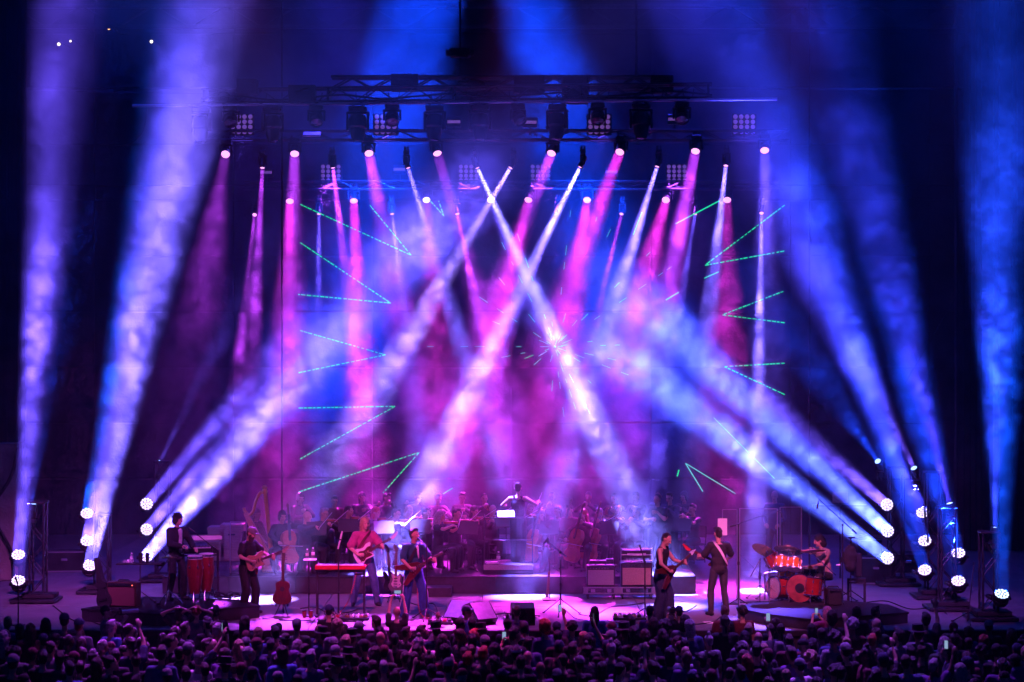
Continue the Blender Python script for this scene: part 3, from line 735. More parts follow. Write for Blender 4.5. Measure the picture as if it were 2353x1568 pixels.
def body_mesh(J, pose, voxel, skin, build=1.0, legs=True):
    mb = MB(); rot = J['rot']; b = build
    mb.ell(J['pel'] + rot @ Vector((0, .005, 0)), (.155 * b, .11 * b, .12), 14, 9, rot=rot)
    mb.ell(J['belly'], (.135 * b, .098 * b, .16), 14, 9, rot=rot)
    mb.ell(J['chest'], (.158 * b, .105 * b, .19), 14, 9, rot=rot)
    mb.cap(J['shR'], J['shL'], .056, .056)
    mb.cap(J['chest'] + rot @ Vector((0, .02, .13)), J['neck'], .085, .056)
    mb.cap(J['neck'] - rot @ Vector((0, 0, .03)), J['head'] - J['hrot'] @ Vector((0, -.015, .06)), .054, .05)
    hr = J['hrot']; h = J['head']; H = lambda v: h + hr @ Vector(v)
    mb.ell(H((0, .012, .025)), (.076, .096, .098), 14, 10, rot=hr)
    mb.ell(H((0, -.028, -.052)), (.056, .062, .068), 12, 8, rot=hr)
    mb.ell(H((0, -.083, -.092)), (.024, .02, .02), 8, 6, rot=hr)
    mb.ell(H((0, -.082, .03)), (.05, .018, .014), 10, 6, rot=hr)
    mb.cap(H((0, -.088, .018)), H((0, -.112, -.02)), .010, .017, 8)
    for s in (-1, 1):
        mb.ell(H((s * .077, .008, -.008)), (.013, .022, .033), 8, 6, rot=hr)
        mb.ell(H((s * .04, -.07, -.025)), (.022, .02, .02), 8, 6, rot=hr)
    for s in (-1, 1):
        k = 'RL'[s > 0]
        mb.cap(J['sh' + k], J['el' + k], .052, .039); mb.cap(J['el' + k], J['wr' + k], .040, .026)
        fd = (J['wr' + k] - J['el' + k]).normalized()
        hd = Vector(pose.get('hdir' + k, fd)); 
        nn = Vector(pose.get('palm' + k, (-s * .8, -.3, -.5)))
        if abs(hd.normalized().dot(nn.normalized())) > .97: nn = nn + Vector((0, .5, .3))
        add_hand(mb, J['wr' + k], hd, nn, s, pose.get('curl' + k, .5), max(.0095, voxel * .72))
        if legs:
            mb.cap(J['hip' + k], J['kn' + k], .086 * b, .057); mb.cap(J['kn' + k], J['an' + k], .058, .038)
            fdir = Vector(pose.get('toe' + k, (s * .25, -1, 0))).normalized()
            mb.cap(J['an' + k] - fdir * .02 - Vector((0, 0, .04)), J['an' + k] + fdir * .13 - Vector((0, 0, .058)), .036, .028)
    return fuse(mb, voxel, 2, 'person', skin)

def shirt_mesh(J, voxel, m, build=1.0, sleeve=.55, loose=.014, hem=-.03, tank=False, long=False):
    mb = MB(); rot = J['rot']; b = build; e = loose
    mb.ell(J['pel'] + rot @ Vector((0, .003, hem + .06)), (.155 * b + e, .112 * b + e, .13), 14, 9, rot=rot)
    mb.ell(J['belly'], (.142 * b + e * 1.2, .104 * b + e * 1.2, .17), 14, 9, rot=rot)
    mb.ell(J['chest'] + rot @ Vector((0, 0, -.005)), (.158 * b + e, .105 * b + e, .185 + e * .5), 14, 9, rot=rot)
    if tank:
        for s in (-1, 1): mb.cap(J['chest'] + rot @ Vector((s * .085, -.04, .1)), J['chest'] + rot @ Vector((s * .085, .05, .165)), .05, .03)
    else:
        mb.cap(J['shR'], J['shL'], .056 + e, .056 + e)
        mb.cap(J['chest'] + rot @ Vector((0, .015, .11)), J['neck'] - rot @ Vector((0, 0, .03)), .085 + e, .06 + e * .5)
        for s in (-1, 1):
            k = 'RL'[s > 0]; a, c, w = J['sh' + k], J['el' + k], J['wr' + k]
            if long:
                mb.cap(a, c, .054 + e, .043 + e); mb.cap(c, c + (w - c) * .93, .044 + e, .031 + e)
            else:
                mb.cap(a, a + (c - a) * sleeve, .054 + e, .05 + e * 1.4)
    return fuse(mb, voxel, 2, 'shirt', m, .004, 14)
def trousers_mesh(J, voxel, m, build=1.0, wide=.012, flare=0.0, length=1.0, skirt=False):
    mb = MB(); b = build
    rz = J['rot']
    mb.ell(J['pel'] + Vector((0, .004, .015)), (.158 * b + .008, .114 * b + .008, .13), 14, 9)
    for s in (-1, 1):
        k = 'RL'[s > 0]
        mb.cap(J['hip' + k], J['kn' + k], .088 * b + wide * .6, .060 + wide)
        an = J['kn' + k] + (J['an' + k] - J['kn' + k]) * length
        mb.cap(J['kn' + k], an, .060 + wide, .044 + wide + flare)
    if skirt:
        mb.cap((J['knR'] + J['knL']) / 2, (J['anR'] + J['anL']) / 2, .15, .17); mb.cap(J['pel'], (J['knR'] + J['knL']) / 2, .14, .14)
    return fuse(mb, voxel, 2, 'trousers', m, .004, 12)
def shoe_mb(J, pose, s):
    k = 'RL'[s > 0]; f = Vector(pose.get('toe' + k, (s * .25, -1, 0))).normalized(); a = J['an' + k]
    mb = MB()
    mb.cap(a - f * .035 - Vector((0, 0, .045)), a + f * .15 - Vector((0, 0, .058)), .045, .034)
    mb.cap(a - Vector((0, 0, .05)), a + Vector((0, 0, .02)), .046, .048)
    return mb
def hair_mesh(J, style, voxel, m):
    mb = MB(); hr = J['hrot']; h = J['head']; H = lambda v: h + hr @ Vector(v)
    d = .008
    if style in ('short', 'crop'):
        mb.ell(H((0, .026, .042)), (.081, .097, .093) if style == 'short' else (.079, .096, .09), 14, 10, rot=hr)
        mb.ell(H((0, .055, -.02)), (.068, .058, .075), 12, 8, rot=hr)
        if style == 'short': mb.ell(H((.01, -.03, .115)), (.06, .06, .032), 10, 7, rot=hr)
    elif style == 'shaggy':
        mb.ell(H((0, .028, .045)), (.095, .108, .1), 14, 10, rot=hr)
        mb.ell(H((0, .06, -.04)), (.088, .065, .1), 12, 8, rot=hr); d = .022
        for s in (-1, 1): mb.ell(H((s * .075, .0, -.02)), (.024, .05, .07), 8, 6, rot=hr)
    elif style == 'long':
        mb.ell(H((0, .026, .042)), (.087, .104, .097), 14, 10, rot=hr)
        mb.cap(H((0, .06, -.0)), H((0, .09, -.27)), .088, .07); d = .016
        for s in (-1, 1): mb.cap(H((s * .075, .02, 0)), H((s * .085, .02, -.22)), .03, .026)
    elif style == 'bob':
        mb.ell(H((0, .026, .042)), (.09, .106, .098), 14, 10, rot=hr)
        mb.cap(H((0, .05, .0)), H((0, .06, -.1)), .088, .085); d = .014
    elif style == 'bun':
        mb.ell(H((0, .024, .04)), (.082, .1, .094), 14, 10, rot=hr); mb.ell(H((0, .11, .09)), (.045, .045, .045), 10, 8)
        mb.ell(H((0, .055, -.02)), (.068, .055, .07), 12, 8, rot=hr)
    elif style == 'topknot':
        mb.ell(H((0, .024, .04)), (.082, .1, .094), 14, 10, rot=hr); mb.ell(H((0, .03, .16)), (.04, .04, .042), 10, 8)
        mb.ell(H((0, .055, -.02)), (.066, .055, .07), 12, 8, rot=hr)
    elif style == 'ponytail':
        mb.ell(H((0, .024, .04)), (.082, .1, .094), 14, 10, rot=hr)
        mb.ell(H((0, .055, -.01)), (.07, .055, .06), 12, 8, rot=hr)
        mb.cap(H((0, .12, .06)), H((0, .15, -.16)), .035, .02); mb.ell(H((0, .105, .07)), (.03, .03, .03), 8, 6)
    elif style == 'curly':
        r2 = random.Random(3)
        mb.ell(H((0, .03, .035)), (.1, .11, .1), 12, 9, rot=hr)
        for i in range(46):
            a = r2.uniform(0, 6.28); z = r2.uniform(-.55, 1); c = math.sqrt(max(0, 1 - z * z))
            v = (.105 * c * math.cos(a), .035 + .112 * c * math.sin(a), .035 + .105 * z)
            if v[1] < -.05 and v[2] < .07: continue
            mb.ell(H(v), (.026,) * 3, 7, 5)
        d = .012
    elif style == 'cap':
        mb.ell(H((0, .018, .05)), (.084, .104, .085), 14, 10, rot=hr)
        mb.ell(H((0, .05, -.02)), (.07, .055, .065), 12, 8, rot=hr)
        d = .001
    if not mb.v: return None
    return fuse(mb, voxel, 1, 'hair', m, d * .8, 34)
def cap_mb(J, back=False):
    hr = J['hrot']; h = J['head']; q = hr.to_4x4(); q.translation = h
    if back: q = q @ Matrix.Rotation(math.pi, 4, 'Z') @ Matrix.Translation((0, -.03, 0))
    mb = MB()
    prof = [(.092, .035), (.093, .06), (.086, .095), (.066, .125), (.035, .142), (0, .147)]
    mm = q @ Matrix.Translation((0, .015, 0)) @ Matrix.Diagonal((.93, 1.13, 1, 1))
    mb.lathe(prof, 18, mm)
    pts = [(.07 * math.sin(a), -.06 - .125 * math.cos(a) * .9) for a in [R(k) for k in range(-80, 81, 20)]] + [(.075, -.05), (-.075, -.05)]
    mb.slab(pts, .040, .050, q @ Matrix.Rotation(R(-8), 4, 'X'))
    mb.ell((0, .015, .147), (.011, .011, .006), 6, 4, m=q)
    return mb
def face_parts(o, J, skin_dark=False, beard=None, glasses=False):
    hr = J['hrot']; q = hr.to_4x4(); q.translation = J['head']
    em = cached('eye', lambda: MB().ell((0, 0, 0), (.0125, .006, .0075), 8, 6).mesh('eye', M['eye']))
    for s in (-1, 1):
        put('eye', em, o, mw=q @ Matrix.Translation((s * .032, -.086, .008)))
    put('mouth', cached('mouth', lambda: MB().ell((0, 0, 0), (.024, .007, .007), 8, 6).mesh('mouth', M['lip'])), o, mw=q @ Matrix.Translation((0, -.088, -.062)))
    if beard:
        mb = MB(); H = lambda v: J['head'] + hr @ Vector(v)
        mb.ell(H((0, -.045, -.1)), (.06, .06, .075 if beard[1] < 2 else .11), 12, 8, rot=hr); mb.ell(H((0, -.085, -.05)), (.035, .016, .012), 8, 6, rot=hr)
        for s in (-1, 1): mb.ell(H((s * .06, -.03, -.06)), (.018, .04, .06), 8, 6, rot=hr)
        put('beard', fuse(mb, .012, 1, 'beard', beard[0], .008, 34), o)
    if glasses:
        gm = MB()
        for s in (-1, 1):
            gm.tube([(s * .034 + .026 * math.cos(a), -.104, .006 + .022 * math.sin(a)) for a in [k * math.pi / 6 for k in range(13)]], .003, 5, q)
            gm.tube([(s * .06, -.102, .01), (s * .08, 0, .008)], .003, 5, q)
        gm.tube([(-.008, -.106, .01), (.008, -.106, .01)], .003, 5, q)
        gm.build('glasses', M['black_plastic'], o)
def person(label, loc, rotz, pose, skin=0, build=1.0, hair=('short', 'black'), shirt=None, trousers=None, shoes='black', extra=None, voxel=.0125, group=None, scale=1.0, beard=None, glasses=False, cap=None, face=True):
    J = skeleton(pose)
    o = put('person', body_mesh(J, pose, voxel, SKIN[skin], build), None)
    tag(o, label, 'person', group); o.location = loc; o.rotation_euler = (0, 0, rotz); o.scale = (scale,) * 3
    if shirt: put(shirt.pop('name', 'shirt'), shirt_mesh(J, voxel * 1.1, CL[shirt.pop('m')], build, **shirt), o)
    if trousers: put(trousers.pop('name', 'trousers'), trousers_mesh(J, voxel * 1.2, CL[trousers.pop('m')], build, **trousers), o)
    if shoes:
        for s in (-1, 1): put('shoe', fuse(shoe_mb(J, pose, s), .012, 1, 'shoe', CL[shoes]), o)
    hm_ = hair_mesh(J, hair[0], voxel * 1.05, HAIR[hair[1]]) if hair else None
    if hm_: put('hair', hm_, o)
    if cap: cap_mb(J).build('cap', CL[cap], o)
    if face: face_parts(o, J, beard=beard, glasses=glasses)
    o['_j'] = 0; del o['_j']
    return o, J
def at(o, loc=(0, 0, 0)):
    """matrix of a person's own frame"""
    return Matrix.Translation(o.location) @ Matrix.Rotation(o.rotation_euler.z, 4, 'Z') @ Matrix.Scale(o.scale.x, 4)

# ------------------------------------------------------------------ instruments
STRAT = spline([(-.20, 0), (-.185, .10), (-.10, .16), (-.01, .125), (.06, .12), (.13, .155), (.215, .15), (.21, .10), (.14, .05), (.13, -.03), (.165, -.085), (.16, -.13), (.07, -.125), (-.02, -.115), (-.11, -.165), (-.19, -.11)], 3)
VSHAPE = [(.13, .035), (.08, .085), (-.34, .235), (-.385, .175), (-.12, .0), (-.385, -.175), (-.34, -.235), (.08, -.085), (.13, -.035)]
HEADS = [(.615, -.02), (.66, -.035), (.70, -.03), (.81, .035), (.80, .065), (.66, .03), (.615, .02)]
HEADV = [(.615, -.02), (.66, -.045), (.80, 0), (.66, .045), (.615, .02)]
def electric(name, label, mw, body, shape, guard=None, headcol=None, strap=None, neckm='wood_light', group=None):
    t = thing(name, label, 'guitar', mw=mw, group=group)
    mb = MB().prism(shape, .042)
    put('body', mb.mesh('body', M[body], 30), t)
    MB().box((.37, -.026, 0), (.50, .022, .050), bev=.006).box((.1, -.024, 0), (.1, .014, .05)).build('neck', M[neckm], t)
    MB().box((.37, -.039, 0), (.50, .005, .052)).build('fingerboard', M['wood_dark'], t)
    MB().prism(HEADV if shape is VSHAPE else HEADS, .018, y0=-.022).build('headstock', M[headcol or body], t)
    tm = cached('tuner', lambda: MB().cyl((0, -.02, 0), (0, .006, 0), .007, n=6).box((0, .005, .022), (.012, .008, .03)).mesh('tuner', M['chrome']))
    for k in range(6):
        if shape is VSHAPE: put('tuner', tm, t, loc=(.665 + (k % 3) * .03, -.022, (.032 - (k % 3) * .012) * (1 if k < 3 else -1)), rot=(0, 0 if k < 3 else math.pi, 0))
        else: put('tuner', tm, t, loc=(.665 + k * .024, -.022, .02 + k * .006))
    if guard: MB().prism([(x * .72 + .02, z * .66 - .015) for x, z in STRAT] if shape is STRAT else [(.1, .05), (-.2, -.03), (-.25, -.12), (.09, -.06)], .004, y0=-.024).build('pickguard', M[guard], t)
    pk = cached('pickup', lambda: MB().box((0, -.03, 0), (.02, .014, .085), bev=.005).mesh('pickup', M['black_plastic']))
    for x in (.07, .01, -.05): put('pickup', pk, t, loc=(x, 0, 0))
    MB().box((-.11, -.029, 0), (.03, .012, .085), bev=.003).build('bridge', M['chrome'], t)
    kn = cached('gknob', lambda: MB().cyl((0, -.022, 0), (0, -.042, 0), .012, n=8).mesh('knob', M['chrome']))
    for k in range(2): put('knob', kn, t, loc=(-.06 - .05 * k, 0, -.085 - .015 * k))
    sm_ = MB()
    for k in range(6): sm_.tube([(-.11, -.037, -.022 + k * .0088), (.63, -.043, -.018 + k * .0072)], .0011, 3)
    sm_.build('string', M['chrome'], t)
    return t
def strap(label, pts, m, w=.028):
    mb = MB()
    pts = spline(pts, 4, False)
    vs = []; fs = []
    for i, p in enumerate(pts):
        p = Vector(p); tn = (Vector(pts[min(i + 1, len(pts) - 1)]) - Vector(pts[max(0, i - 1)])).normalized()
        out = Vector((p.x, p.y, 0)); out = out.normalized() if out.length > .01 else Vector((0, -1, 0))
        sd = tn.cross(out).normalized() * w
        nn = sd.cross(tn).normalized() * .004
        vs += [p - sd - nn, p + sd - nn, p + sd + nn, p - sd + nn]
    for i in range(len(pts) - 1):
        for j in range(4): fs.append((i * 4 + j, i * 4 + (j + 1) % 4, i * 4 + 4 + (j + 1) % 4, i * 4 + 4 + j))
    fs += [(0, 1, 2, 3), tuple(range(len(vs) - 4, len(vs)))]
    mb.add(vs, fs)
    return mb.mesh('strap', m)
ACO = spline([(-.24, 0), (-.225, .12), (-.14, .195), (-.03, .165), (.05, .13), (.13, .145), (.21, .12), (.235, .04), (.235, -.04), (.21, -.12), (.13, -.145), (.05, -.13), (-.03, -.165), (-.14, -.195), (-.225, -.12)], 3)
def acoustic(label, mw, m='wood_red'):
    t = thing('acoustic_guitar', label, 'guitar', mw=mw)
    MB().prism(ACO, .105).build('body', M[m], t, 40)
    MB().prism([(x * .985, z * .985) for x, z in ACO], .006, y0=-.056).build('top', M['wood_red'], t, 40)
    MB().lathe([(.05, 0), (.05, .003), (0, .003)], 18, Matrix.Translation((.07, -.059, 0)) @ Matrix.Rotation(math.pi / 2, 4, 'X')).build('sound_hole', M['black_plastic'], t)
    MB().box((.42, -.05, 0), (.42, .03, .055), bev=.008).build('neck', M['wood_dark'], t)
    MB().prism([(.62, -.03), (.80, -.04), (.80, .04), (.62, .03)], .016, y0=-.045).build('headstock', M['wood_dark'], t)
    tm = cached('tuner', None)
    for k in range(6): put('tuner', tm, t, loc=(.67 + (k % 3) * .045, -.05, .04 if k < 3 else -.04), rot=(0, 0 if k < 3 else math.pi, 0))
    MB().box((-.12, -.062, 0), (.025, .012, .16), bev=.003).build('bridge', M['wood_dark'], t)
    return t
def guitar_pose(G, n, extra=None, up=Vector((0, 0, 1))):
    G = Vector(G); n = Vector(n).normalized()
    z = (up - n * up.dot(n)).normalized(); y = z.cross(n)      # y points into the player
    d = dict(handR=G - n * .10 + z * .045 - y * .085, elbowR=(-.9, .35, -.15), hdirR=n * .8 - z * .45 + y * .15, palmR=y, curlR=.55,
             handL=G + n * .40 - z * .085 - y * .045, elbowL=(.55, .35, -.9), hdirL=z + y * .12 + n * .15, palmL=y - z * .1, curlL=1.0)
    d.update(extra or {}); return d, frame(G, n, -y)
STAND = dict(footR=(-.15, .04, .09), footL=(.15, -.06, .09))
def mic(t, a, b, m='black_metal'):
    """a microphone, its head at b"""
    a = Vector(a); b = Vector(b); d = (b - a).normalized()
    MB().cyl(b - d * .17, b - d * .045, .012, .02, 8).build('microphone', M[m], t)
    MB().ell(b - d * .02, (.026,) * 3, 10, 7).build('mic_grille', M['dark_steel'], t)
def tripod(t, h, m='black_metal', r=.013, spread=.34, legh=.22):
    MB().cyl((0, 0, .06), (0, 0, h), r, n=8).build('stem', M[m], t)
    lm = MB().tube([(0, 0, legh), (spread, 0, .012)], .011, 6).mesh('leg', M[m])
    fm = cached('rfoot', lambda: MB().cyl((-.02, 0, .012), (.03, 0, .012), .014, n=6).mesh('rubber_foot', M['rubber']))
    for k in range(3):
        l = put('leg', lm, t, rot=(0, 0, k * 2.094 + .4)); put('rubber_foot', fm, l, loc=(spread, 0, 0))
    MB().cyl((0, 0, h * .52), (0, 0, h * .52 + .07), r * 1.9, n=8).build('clutch', M[m], t)
def mic_stand(name, label, loc, h, boom=None, micat=None, m='black_metal', group=None, legs=True, micm='black_metal'):
    t = thing(name, label, 'microphone stand', loc, group=group)
    if legs: tripod(t, h, m)
    else:
        MB().cyl((0, 0, .02), (0, 0, h), .013, n=8).build('stem', M[m], t); MB().lathe([(.14, 0), (.14, .015), (.03, .03), (0, .03)], 16).build('round_base', M['black_metal'], t)
    if boom:
        a, b = Vector(boom[0]), Vector(boom[1])
        MB().cyl(a, b, .010, n=6).build('boom', M[m], t); MB().ell((0, 0, h), (.025,) * 3, 8, 6).build('boom_clamp', M['black_metal'], t)
        MB().cyl(a - (b - a).normalized() * .02, a + (b - a).normalized() * .1, .02, n=8).build('counterweight', M['rubber'], t)
    if micat: mic(t, *micat, m=micm)
    return t

# ------------------------------------------------------------------ the band
# the singer
G0, n0 = (-.03, -.20, 1.02), (.84, -.16, .46)
gp, gm = guitar_pose(G0, n0, dict(STAND, yaw=30, twist=6, lean=3, pelvis=(0, .02, .945), nod=-4, footR=(-.20, .05, .09), footL=(.22, -.02, .09)))
singer, J = person('singer in teal shirt and blue trousers playing a red guitar at centre stage', (X(951, 0), 0, 0), R(22), gp, skin=1, hair=('short', 'black'), shirt=dict(m='teal', sleeve=.72, loose=.024, hem=-.08), trousers=dict(m='jeansblue', wide=.032, flare=.035), voxel=.011)
put('undershirt', fuse(MB().cap(J['chest'] + Vector((.03, -.125, .12)), J['chest'] + Vector((.06, -.13, -.10)), .03, .016), .01, 1, 'undershirt', CL['white']), singer)
for s in (-1, 1):
    k = 'RL'[s > 0]
    put('trouser_stripe', MB().tube([J['hip' + k] + Vector((s * .105, -.02, -.05)), J['kn' + k] + Vector((s * .098, -.015, 0)), J['an' + k] + Vector((s * .098, 0, .03))], .009, 5).mesh('trouser_stripe', CL['white']), singer)
mw = at(singer) @ gm
electric('electric_guitar', 'red pointed v shaped guitar held by the singer in the teal shirt', mw, 'wood_red', VSHAPE, headcol='black_paint', neckm='wood_dark')
put('strap', strap('', [G0 + Vector(n0).normalized() * -.12 + Vector((-.05, .1, .12)), J['chest'] + Vector((-.12, -.16, .02)), J['shL'] + Vector((-.06, -.03, .09)), J['chest'] + Vector((.06, .16, .05)), J['belly'] + Vector((-.12, .15, 0))] if False else [J['belly'] + Vector((-.17, -.10, -.04)), J['chest'] + Vector((-.02, -.145, .06)), J['shL'] + Vector((-.065, -.055, .06)), J['shL'] + Vector((-.065, .09, .045)), J['chest'] + Vector((0, .15, 0)), J['belly'] + Vector((-.16, .09, -.02))], CL['black']), singer)
hd = at(singer) @ J['head']
mt = mic_stand('vocal_microphone_stand', 'black microphone stand in front of the singer in the teal shirt', (hd.x + .26, hd.y - .34, 0), 1.50)
mic(mt, (.0, 0, 1.49), (hd.x + .07 - mt.location.x, hd.y - .15 - mt.location.y, hd.z - .055))

# guitarist in the pink shirt
G0, n0 = (-.05, -.20, 1.06), (.84, -.20, .50)
gp, gm = guitar_pose(G0, n0, dict(STAND, yaw=12, nod=4, lean=2, footR=(-.22, .05, .09), footL=(.25, -.02, .09), pelvis=(0, .02, .94)))
pinkg, J = person('long haired guitarist in pink shirt playing a pale guitar behind the red keyboard', (X(838, 1.7), 1.7, 0), R(14), gp, skin=0, hair=('long', 'fair'), shirt=dict(m='pink', sleeve=.8, loose=.03, hem=-.10), trousers=dict(m='denim', wide=.024), voxel=.0115, scale=1.05)
electric('electric_guitar', 'pale electric guitar with white guard held by the pink shirted guitarist', at(pinkg) @ gm, 'white_paint', STRAT, guard='wood_red')
put('strap', strap('', [J['belly'] + Vector((-.17, -.10, 0)), J['chest'] + Vector((-.02, -.15, .06)), J['shL'] + Vector((-.065, -.06, .065)), J['shL'] + Vector((-.065, .1, .045)), J['chest'] + Vector((0, .16, 0))], CL['maroon']), pinkg)

# guitarist in the cap
G0, n0 = (-.02, -.20, 1.08), (.80, -.38, .26)
gp, gm = guitar_pose(G0, n0, dict(STAND, yaw=8, nod=20, lean=6, footR=(-.12, .05, .09), footL=(.13, -.06, .09), pelvis=(0, .03, .945)))
capg, J = person('bearded guitarist in grey cap and black clothes beside the standing acoustic guitar', (X(570, .5), .5, 0), R(58), gp, skin=0, hair=('cap', 'brown'), shirt=dict(m='black', sleeve=.62, loose=.024, hem=-.06), trousers=dict(m='black', wide=.03, flare=.02), voxel=.0115, beard=(HAIR['brown'], 2), cap='grey', build=1.1)
electric('electric_guitar', 'amber wooden guitar held by the bearded guitarist in the cap', at(capg) @ gm, 'wood_light', STRAT, headcol='wood_light')
put('hip_cloth', MB().box((.14, -.1, .86), (.05, .05, .13), bev=.012).mesh('hip_cloth', CL['red']), capg)

# conga player
ROOT = Vector((X(404, .75), .75, .25))
cp, J = person('percussionist in open black jacket singing at the congas', ROOT, R(48), dict(STAND, handR=(-.10, -.33, 1.13), handL=(.18, -.36, 1.08), elbowR=(-.8, .5, -.5), elbowL=(.8, .5, -.5), hdirR=(.2, -.9, .1), hdirL=(-.1, -.9, -.2), palmR=(.2, 0, -1), palmL=(-.1, 0, -1), yaw=10, nod=6, lean=5), skin=0, hair=('shaggy', 'black'), shirt=dict(m='black', loose=.026, hem=-.12, long=True, name='jacket'), trousers=dict(m='black', wide=.016), voxel=.0115)
put('undershirt', fuse(MB().cap(J['chest'] + Vector((.0, -.115, .12)), J['belly'] + Vector((.015, -.115, -.1)), .048, .038), .01, 1, 'undershirt', CL['white']), cp)

# tank top guitarist
G0, n0 = (-.05, -.20, 1.02), (.80, -.34, .46)
gp, gm = guitar_pose(G0, n0, dict(STAND, yaw=-8, nod=24, lean=7, footR=(-.12, .10, .09), footL=(.12, -.08, .09), pelvis=(0, .04, .945)))
tank, J = person('guitarist in black tank top and wide trousers in profile at right', (X(1522, -.6), -.6, 0), R(66), gp, skin=0, hair=('crop', 'black'), shirt=dict(m='black', tank=True, loose=.010, hem=-.04), trousers=dict(m='navy', wide=.045, flare=.05), voxel=.011)
electric('electric_guitar', 'pale v shaped guitar held by the guitarist in the tank top', at(tank) @ gm, 'wood_red', VSHAPE, headcol='white_paint', neckm='wood_dark')
put('strap', strap('', [J['belly'] + Vector((-.16, -.10, 0)), J['chest'] + Vector((-.02, -.14, .06)), J['shL'] + Vector((-.065, -.05, .06)), J['shL'] + Vector((-.065, .09, .04)), J['chest'] + Vector((0, .14, 0)), J['belly'] + Vector((-.14, .12, -.02))], CL['black']), tank)

# guitarist with his back turned
G0, n0 = (-.06, -.21, 1.05), (.84, -.22, .40)
gp, gm = guitar_pose(G0, n0, dict(STAND, yaw=8, nod=8, lean=3, footR=(-.16, .03, .09), footL=(.16, -.03, .09)))
backg, J = person('guitarist in dark shirt with his back turned and a white strap', (X(1652, .2), .2, 0), R(196), gp, skin=1, hair=('short', 'black'), shirt=dict(m='black', sleeve=.75, loose=.022, hem=-.06), trousers=dict(m='charcoal', wide=.014), voxel=.0115)
electric('electric_guitar', 'guitar with red headstock held by the guitarist who turns his back', at(backg) @ gm, 'wood_red', STRAT, headcol='red_key', neckm='wood_red')
put('strap', strap('', [J['belly'] + Vector((-.17, -.08, -.02)), J['chest'] + Vector((-.02, -.15, .06)), J['shL'] + Vector((-.065, -.05, .07)), J['shL'] + Vector((-.065, .085, .055)), J['chest'] + Vector((.02, .155, .02)), J['belly'] + Vector((-.09, .15, .02)), J['belly'] + Vector((-.165, .07, -.06))], CL['white'], .024), backg)

# ------------------------------------------------------------------ gear on stage left
def conga(px, Y, z, label, m, rb=.125):
    t = thing('conga_drum', label, 'drum', (X(px, Y), Y, z), group='congas on the left riser')
    MB().lathe([(.10, .18), (.125, .30), (.165, .58), (.168, .68), (.145, .88), (.14, .93)], 20).build('shell', M[m], t)
    MB().lathe([(.148, .88), (.152, .93), (.148, .955), (.05, .965), (0, .965)], 20).build('drum_head', M['skin_head'], t)
    MB().lathe([(.156, .90), (.158, .935), (.150, .94), (.150, .90)], 20, None, True).build('rim', M['chrome'], t)
    lg = cached('lug', lambda: MB().cyl((.158, 0, .70), (.158, 0, .93), .006, n=6).box((.165, 0, .72), (.02, .03, .06), bev=.005).mesh('lug', M['chrome']))
    for k in range(6): put('lug', lg, t, rot=(0, 0, k * math.pi / 3))
    ls = cached('cstand', lambda: MB().tube([(.10, 0, .24), (.14, 0, .2), (.2, 0, 0.01)], .012, 6).mesh('leg', M['chrome']))
    for k in range(3): put('leg', ls, t, rot=(0, 0, k * 2.094 + .5))
    return t
conga(448, .35, .25, 'red conga drum nearest to the percussionist', 'wood_conga'); conga(474, .75, .25, 'taller red conga drum at the right of the pair', 'wood_conga')
def keyboard(label, loc, rotz, m, w=1.1, group=None, name='keyboard', tilt=0):
    t = thing(name, label, 'keyboard', loc, rotz, group)
    q = Matrix.Rotation(tilt, 4, 'X')
    MB().box((0, 0, .045), (w, .3, .085), q, bev=.012).build('case', M[m], t)
    MB().box((0, .07, .098), (w * .9, .10, .012), q, bev=.003).build('control_panel', M['black_plastic'], t)
    n = 36; kw = w * .92 / n
    km = MB().box((0, -.075, .094), (kw * .9, .14, .016), q).mesh('white_key', M['white_key'])
    bk = MB().box((0, -.045, .106), (kw * .5, .085, .014), q).mesh('black_key', M['black_plastic'])
    for i in range(n):
        put('white_key', km, t, loc=((i - n / 2 + .5) * kw, 0, 0))
        if i % 7 not in (2, 6): put('black_key', bk, t, loc=((i - n / 2 + 1) * kw, 0, 0))
    kb = cached('kknob', lambda: MB().cyl((0, 0, .1), (0, 0, .125), .012, n=8).mesh('knob', M['chrome']))
    for i in range(9): put('knob', kb, t, loc=(-w * .32 + i * w * .08, .07, 0))
    return t
def frame_stand(label, loc, w, h, depth=.35, rotz=0, m='black_metal', name='keyboard_stand'):
    t = thing(name, label, 'stand', loc, rotz)
    for s in (-1, 1):
        MB().box((s * w / 2, 0, h / 2), (.05, .05, h), bev=.006).build('leg', M[m], t)
        MB().box((s * w / 2, 0, .02), (.06, depth, .04), bev=.006).build('foot', M[m], t)
        MB().box((s * (w / 2 - .08), 0, h - .1), (.22, .03, .03), Matrix.Translation((0, 0, 0)), bev=.004).build('gusset', M[m], t)
    MB().box((0, 0, h - .03), (w + .05, .06, .055), bev=.006).build('crossbar', M[m], t)
    MB().box((0, .1, h - .03), (w, .04, .04), bev=.006).build('rear_bar', M[m], t)
    return t
keyboard('small keyboard tilted on a stand behind the congas', (X(462, 1.5), 1.5, .25 + 1.12), R(18), 'white_paint', .85, tilt=-.25)
keyboard('second small keyboard under the tilted one behind the congas', (X(452, 1.25), 1.25, .25 + .93), R(14), 'black_plastic', .8)
frame_stand('dark stand that carries the two small keyboards', (X(456, 1.4), 1.42, .25), .8, .94, rotz=R(15))
mic_stand('boom_microphone_stand', 'boom stand reaching from the right to the percussionist', (X(487, .9), .9, .25), 1.05, ((.12, -.05, 1.0), (-.42, .0, 1.42)), ((-.36, 0, 1.38), (-.50, 0, 1.47)))
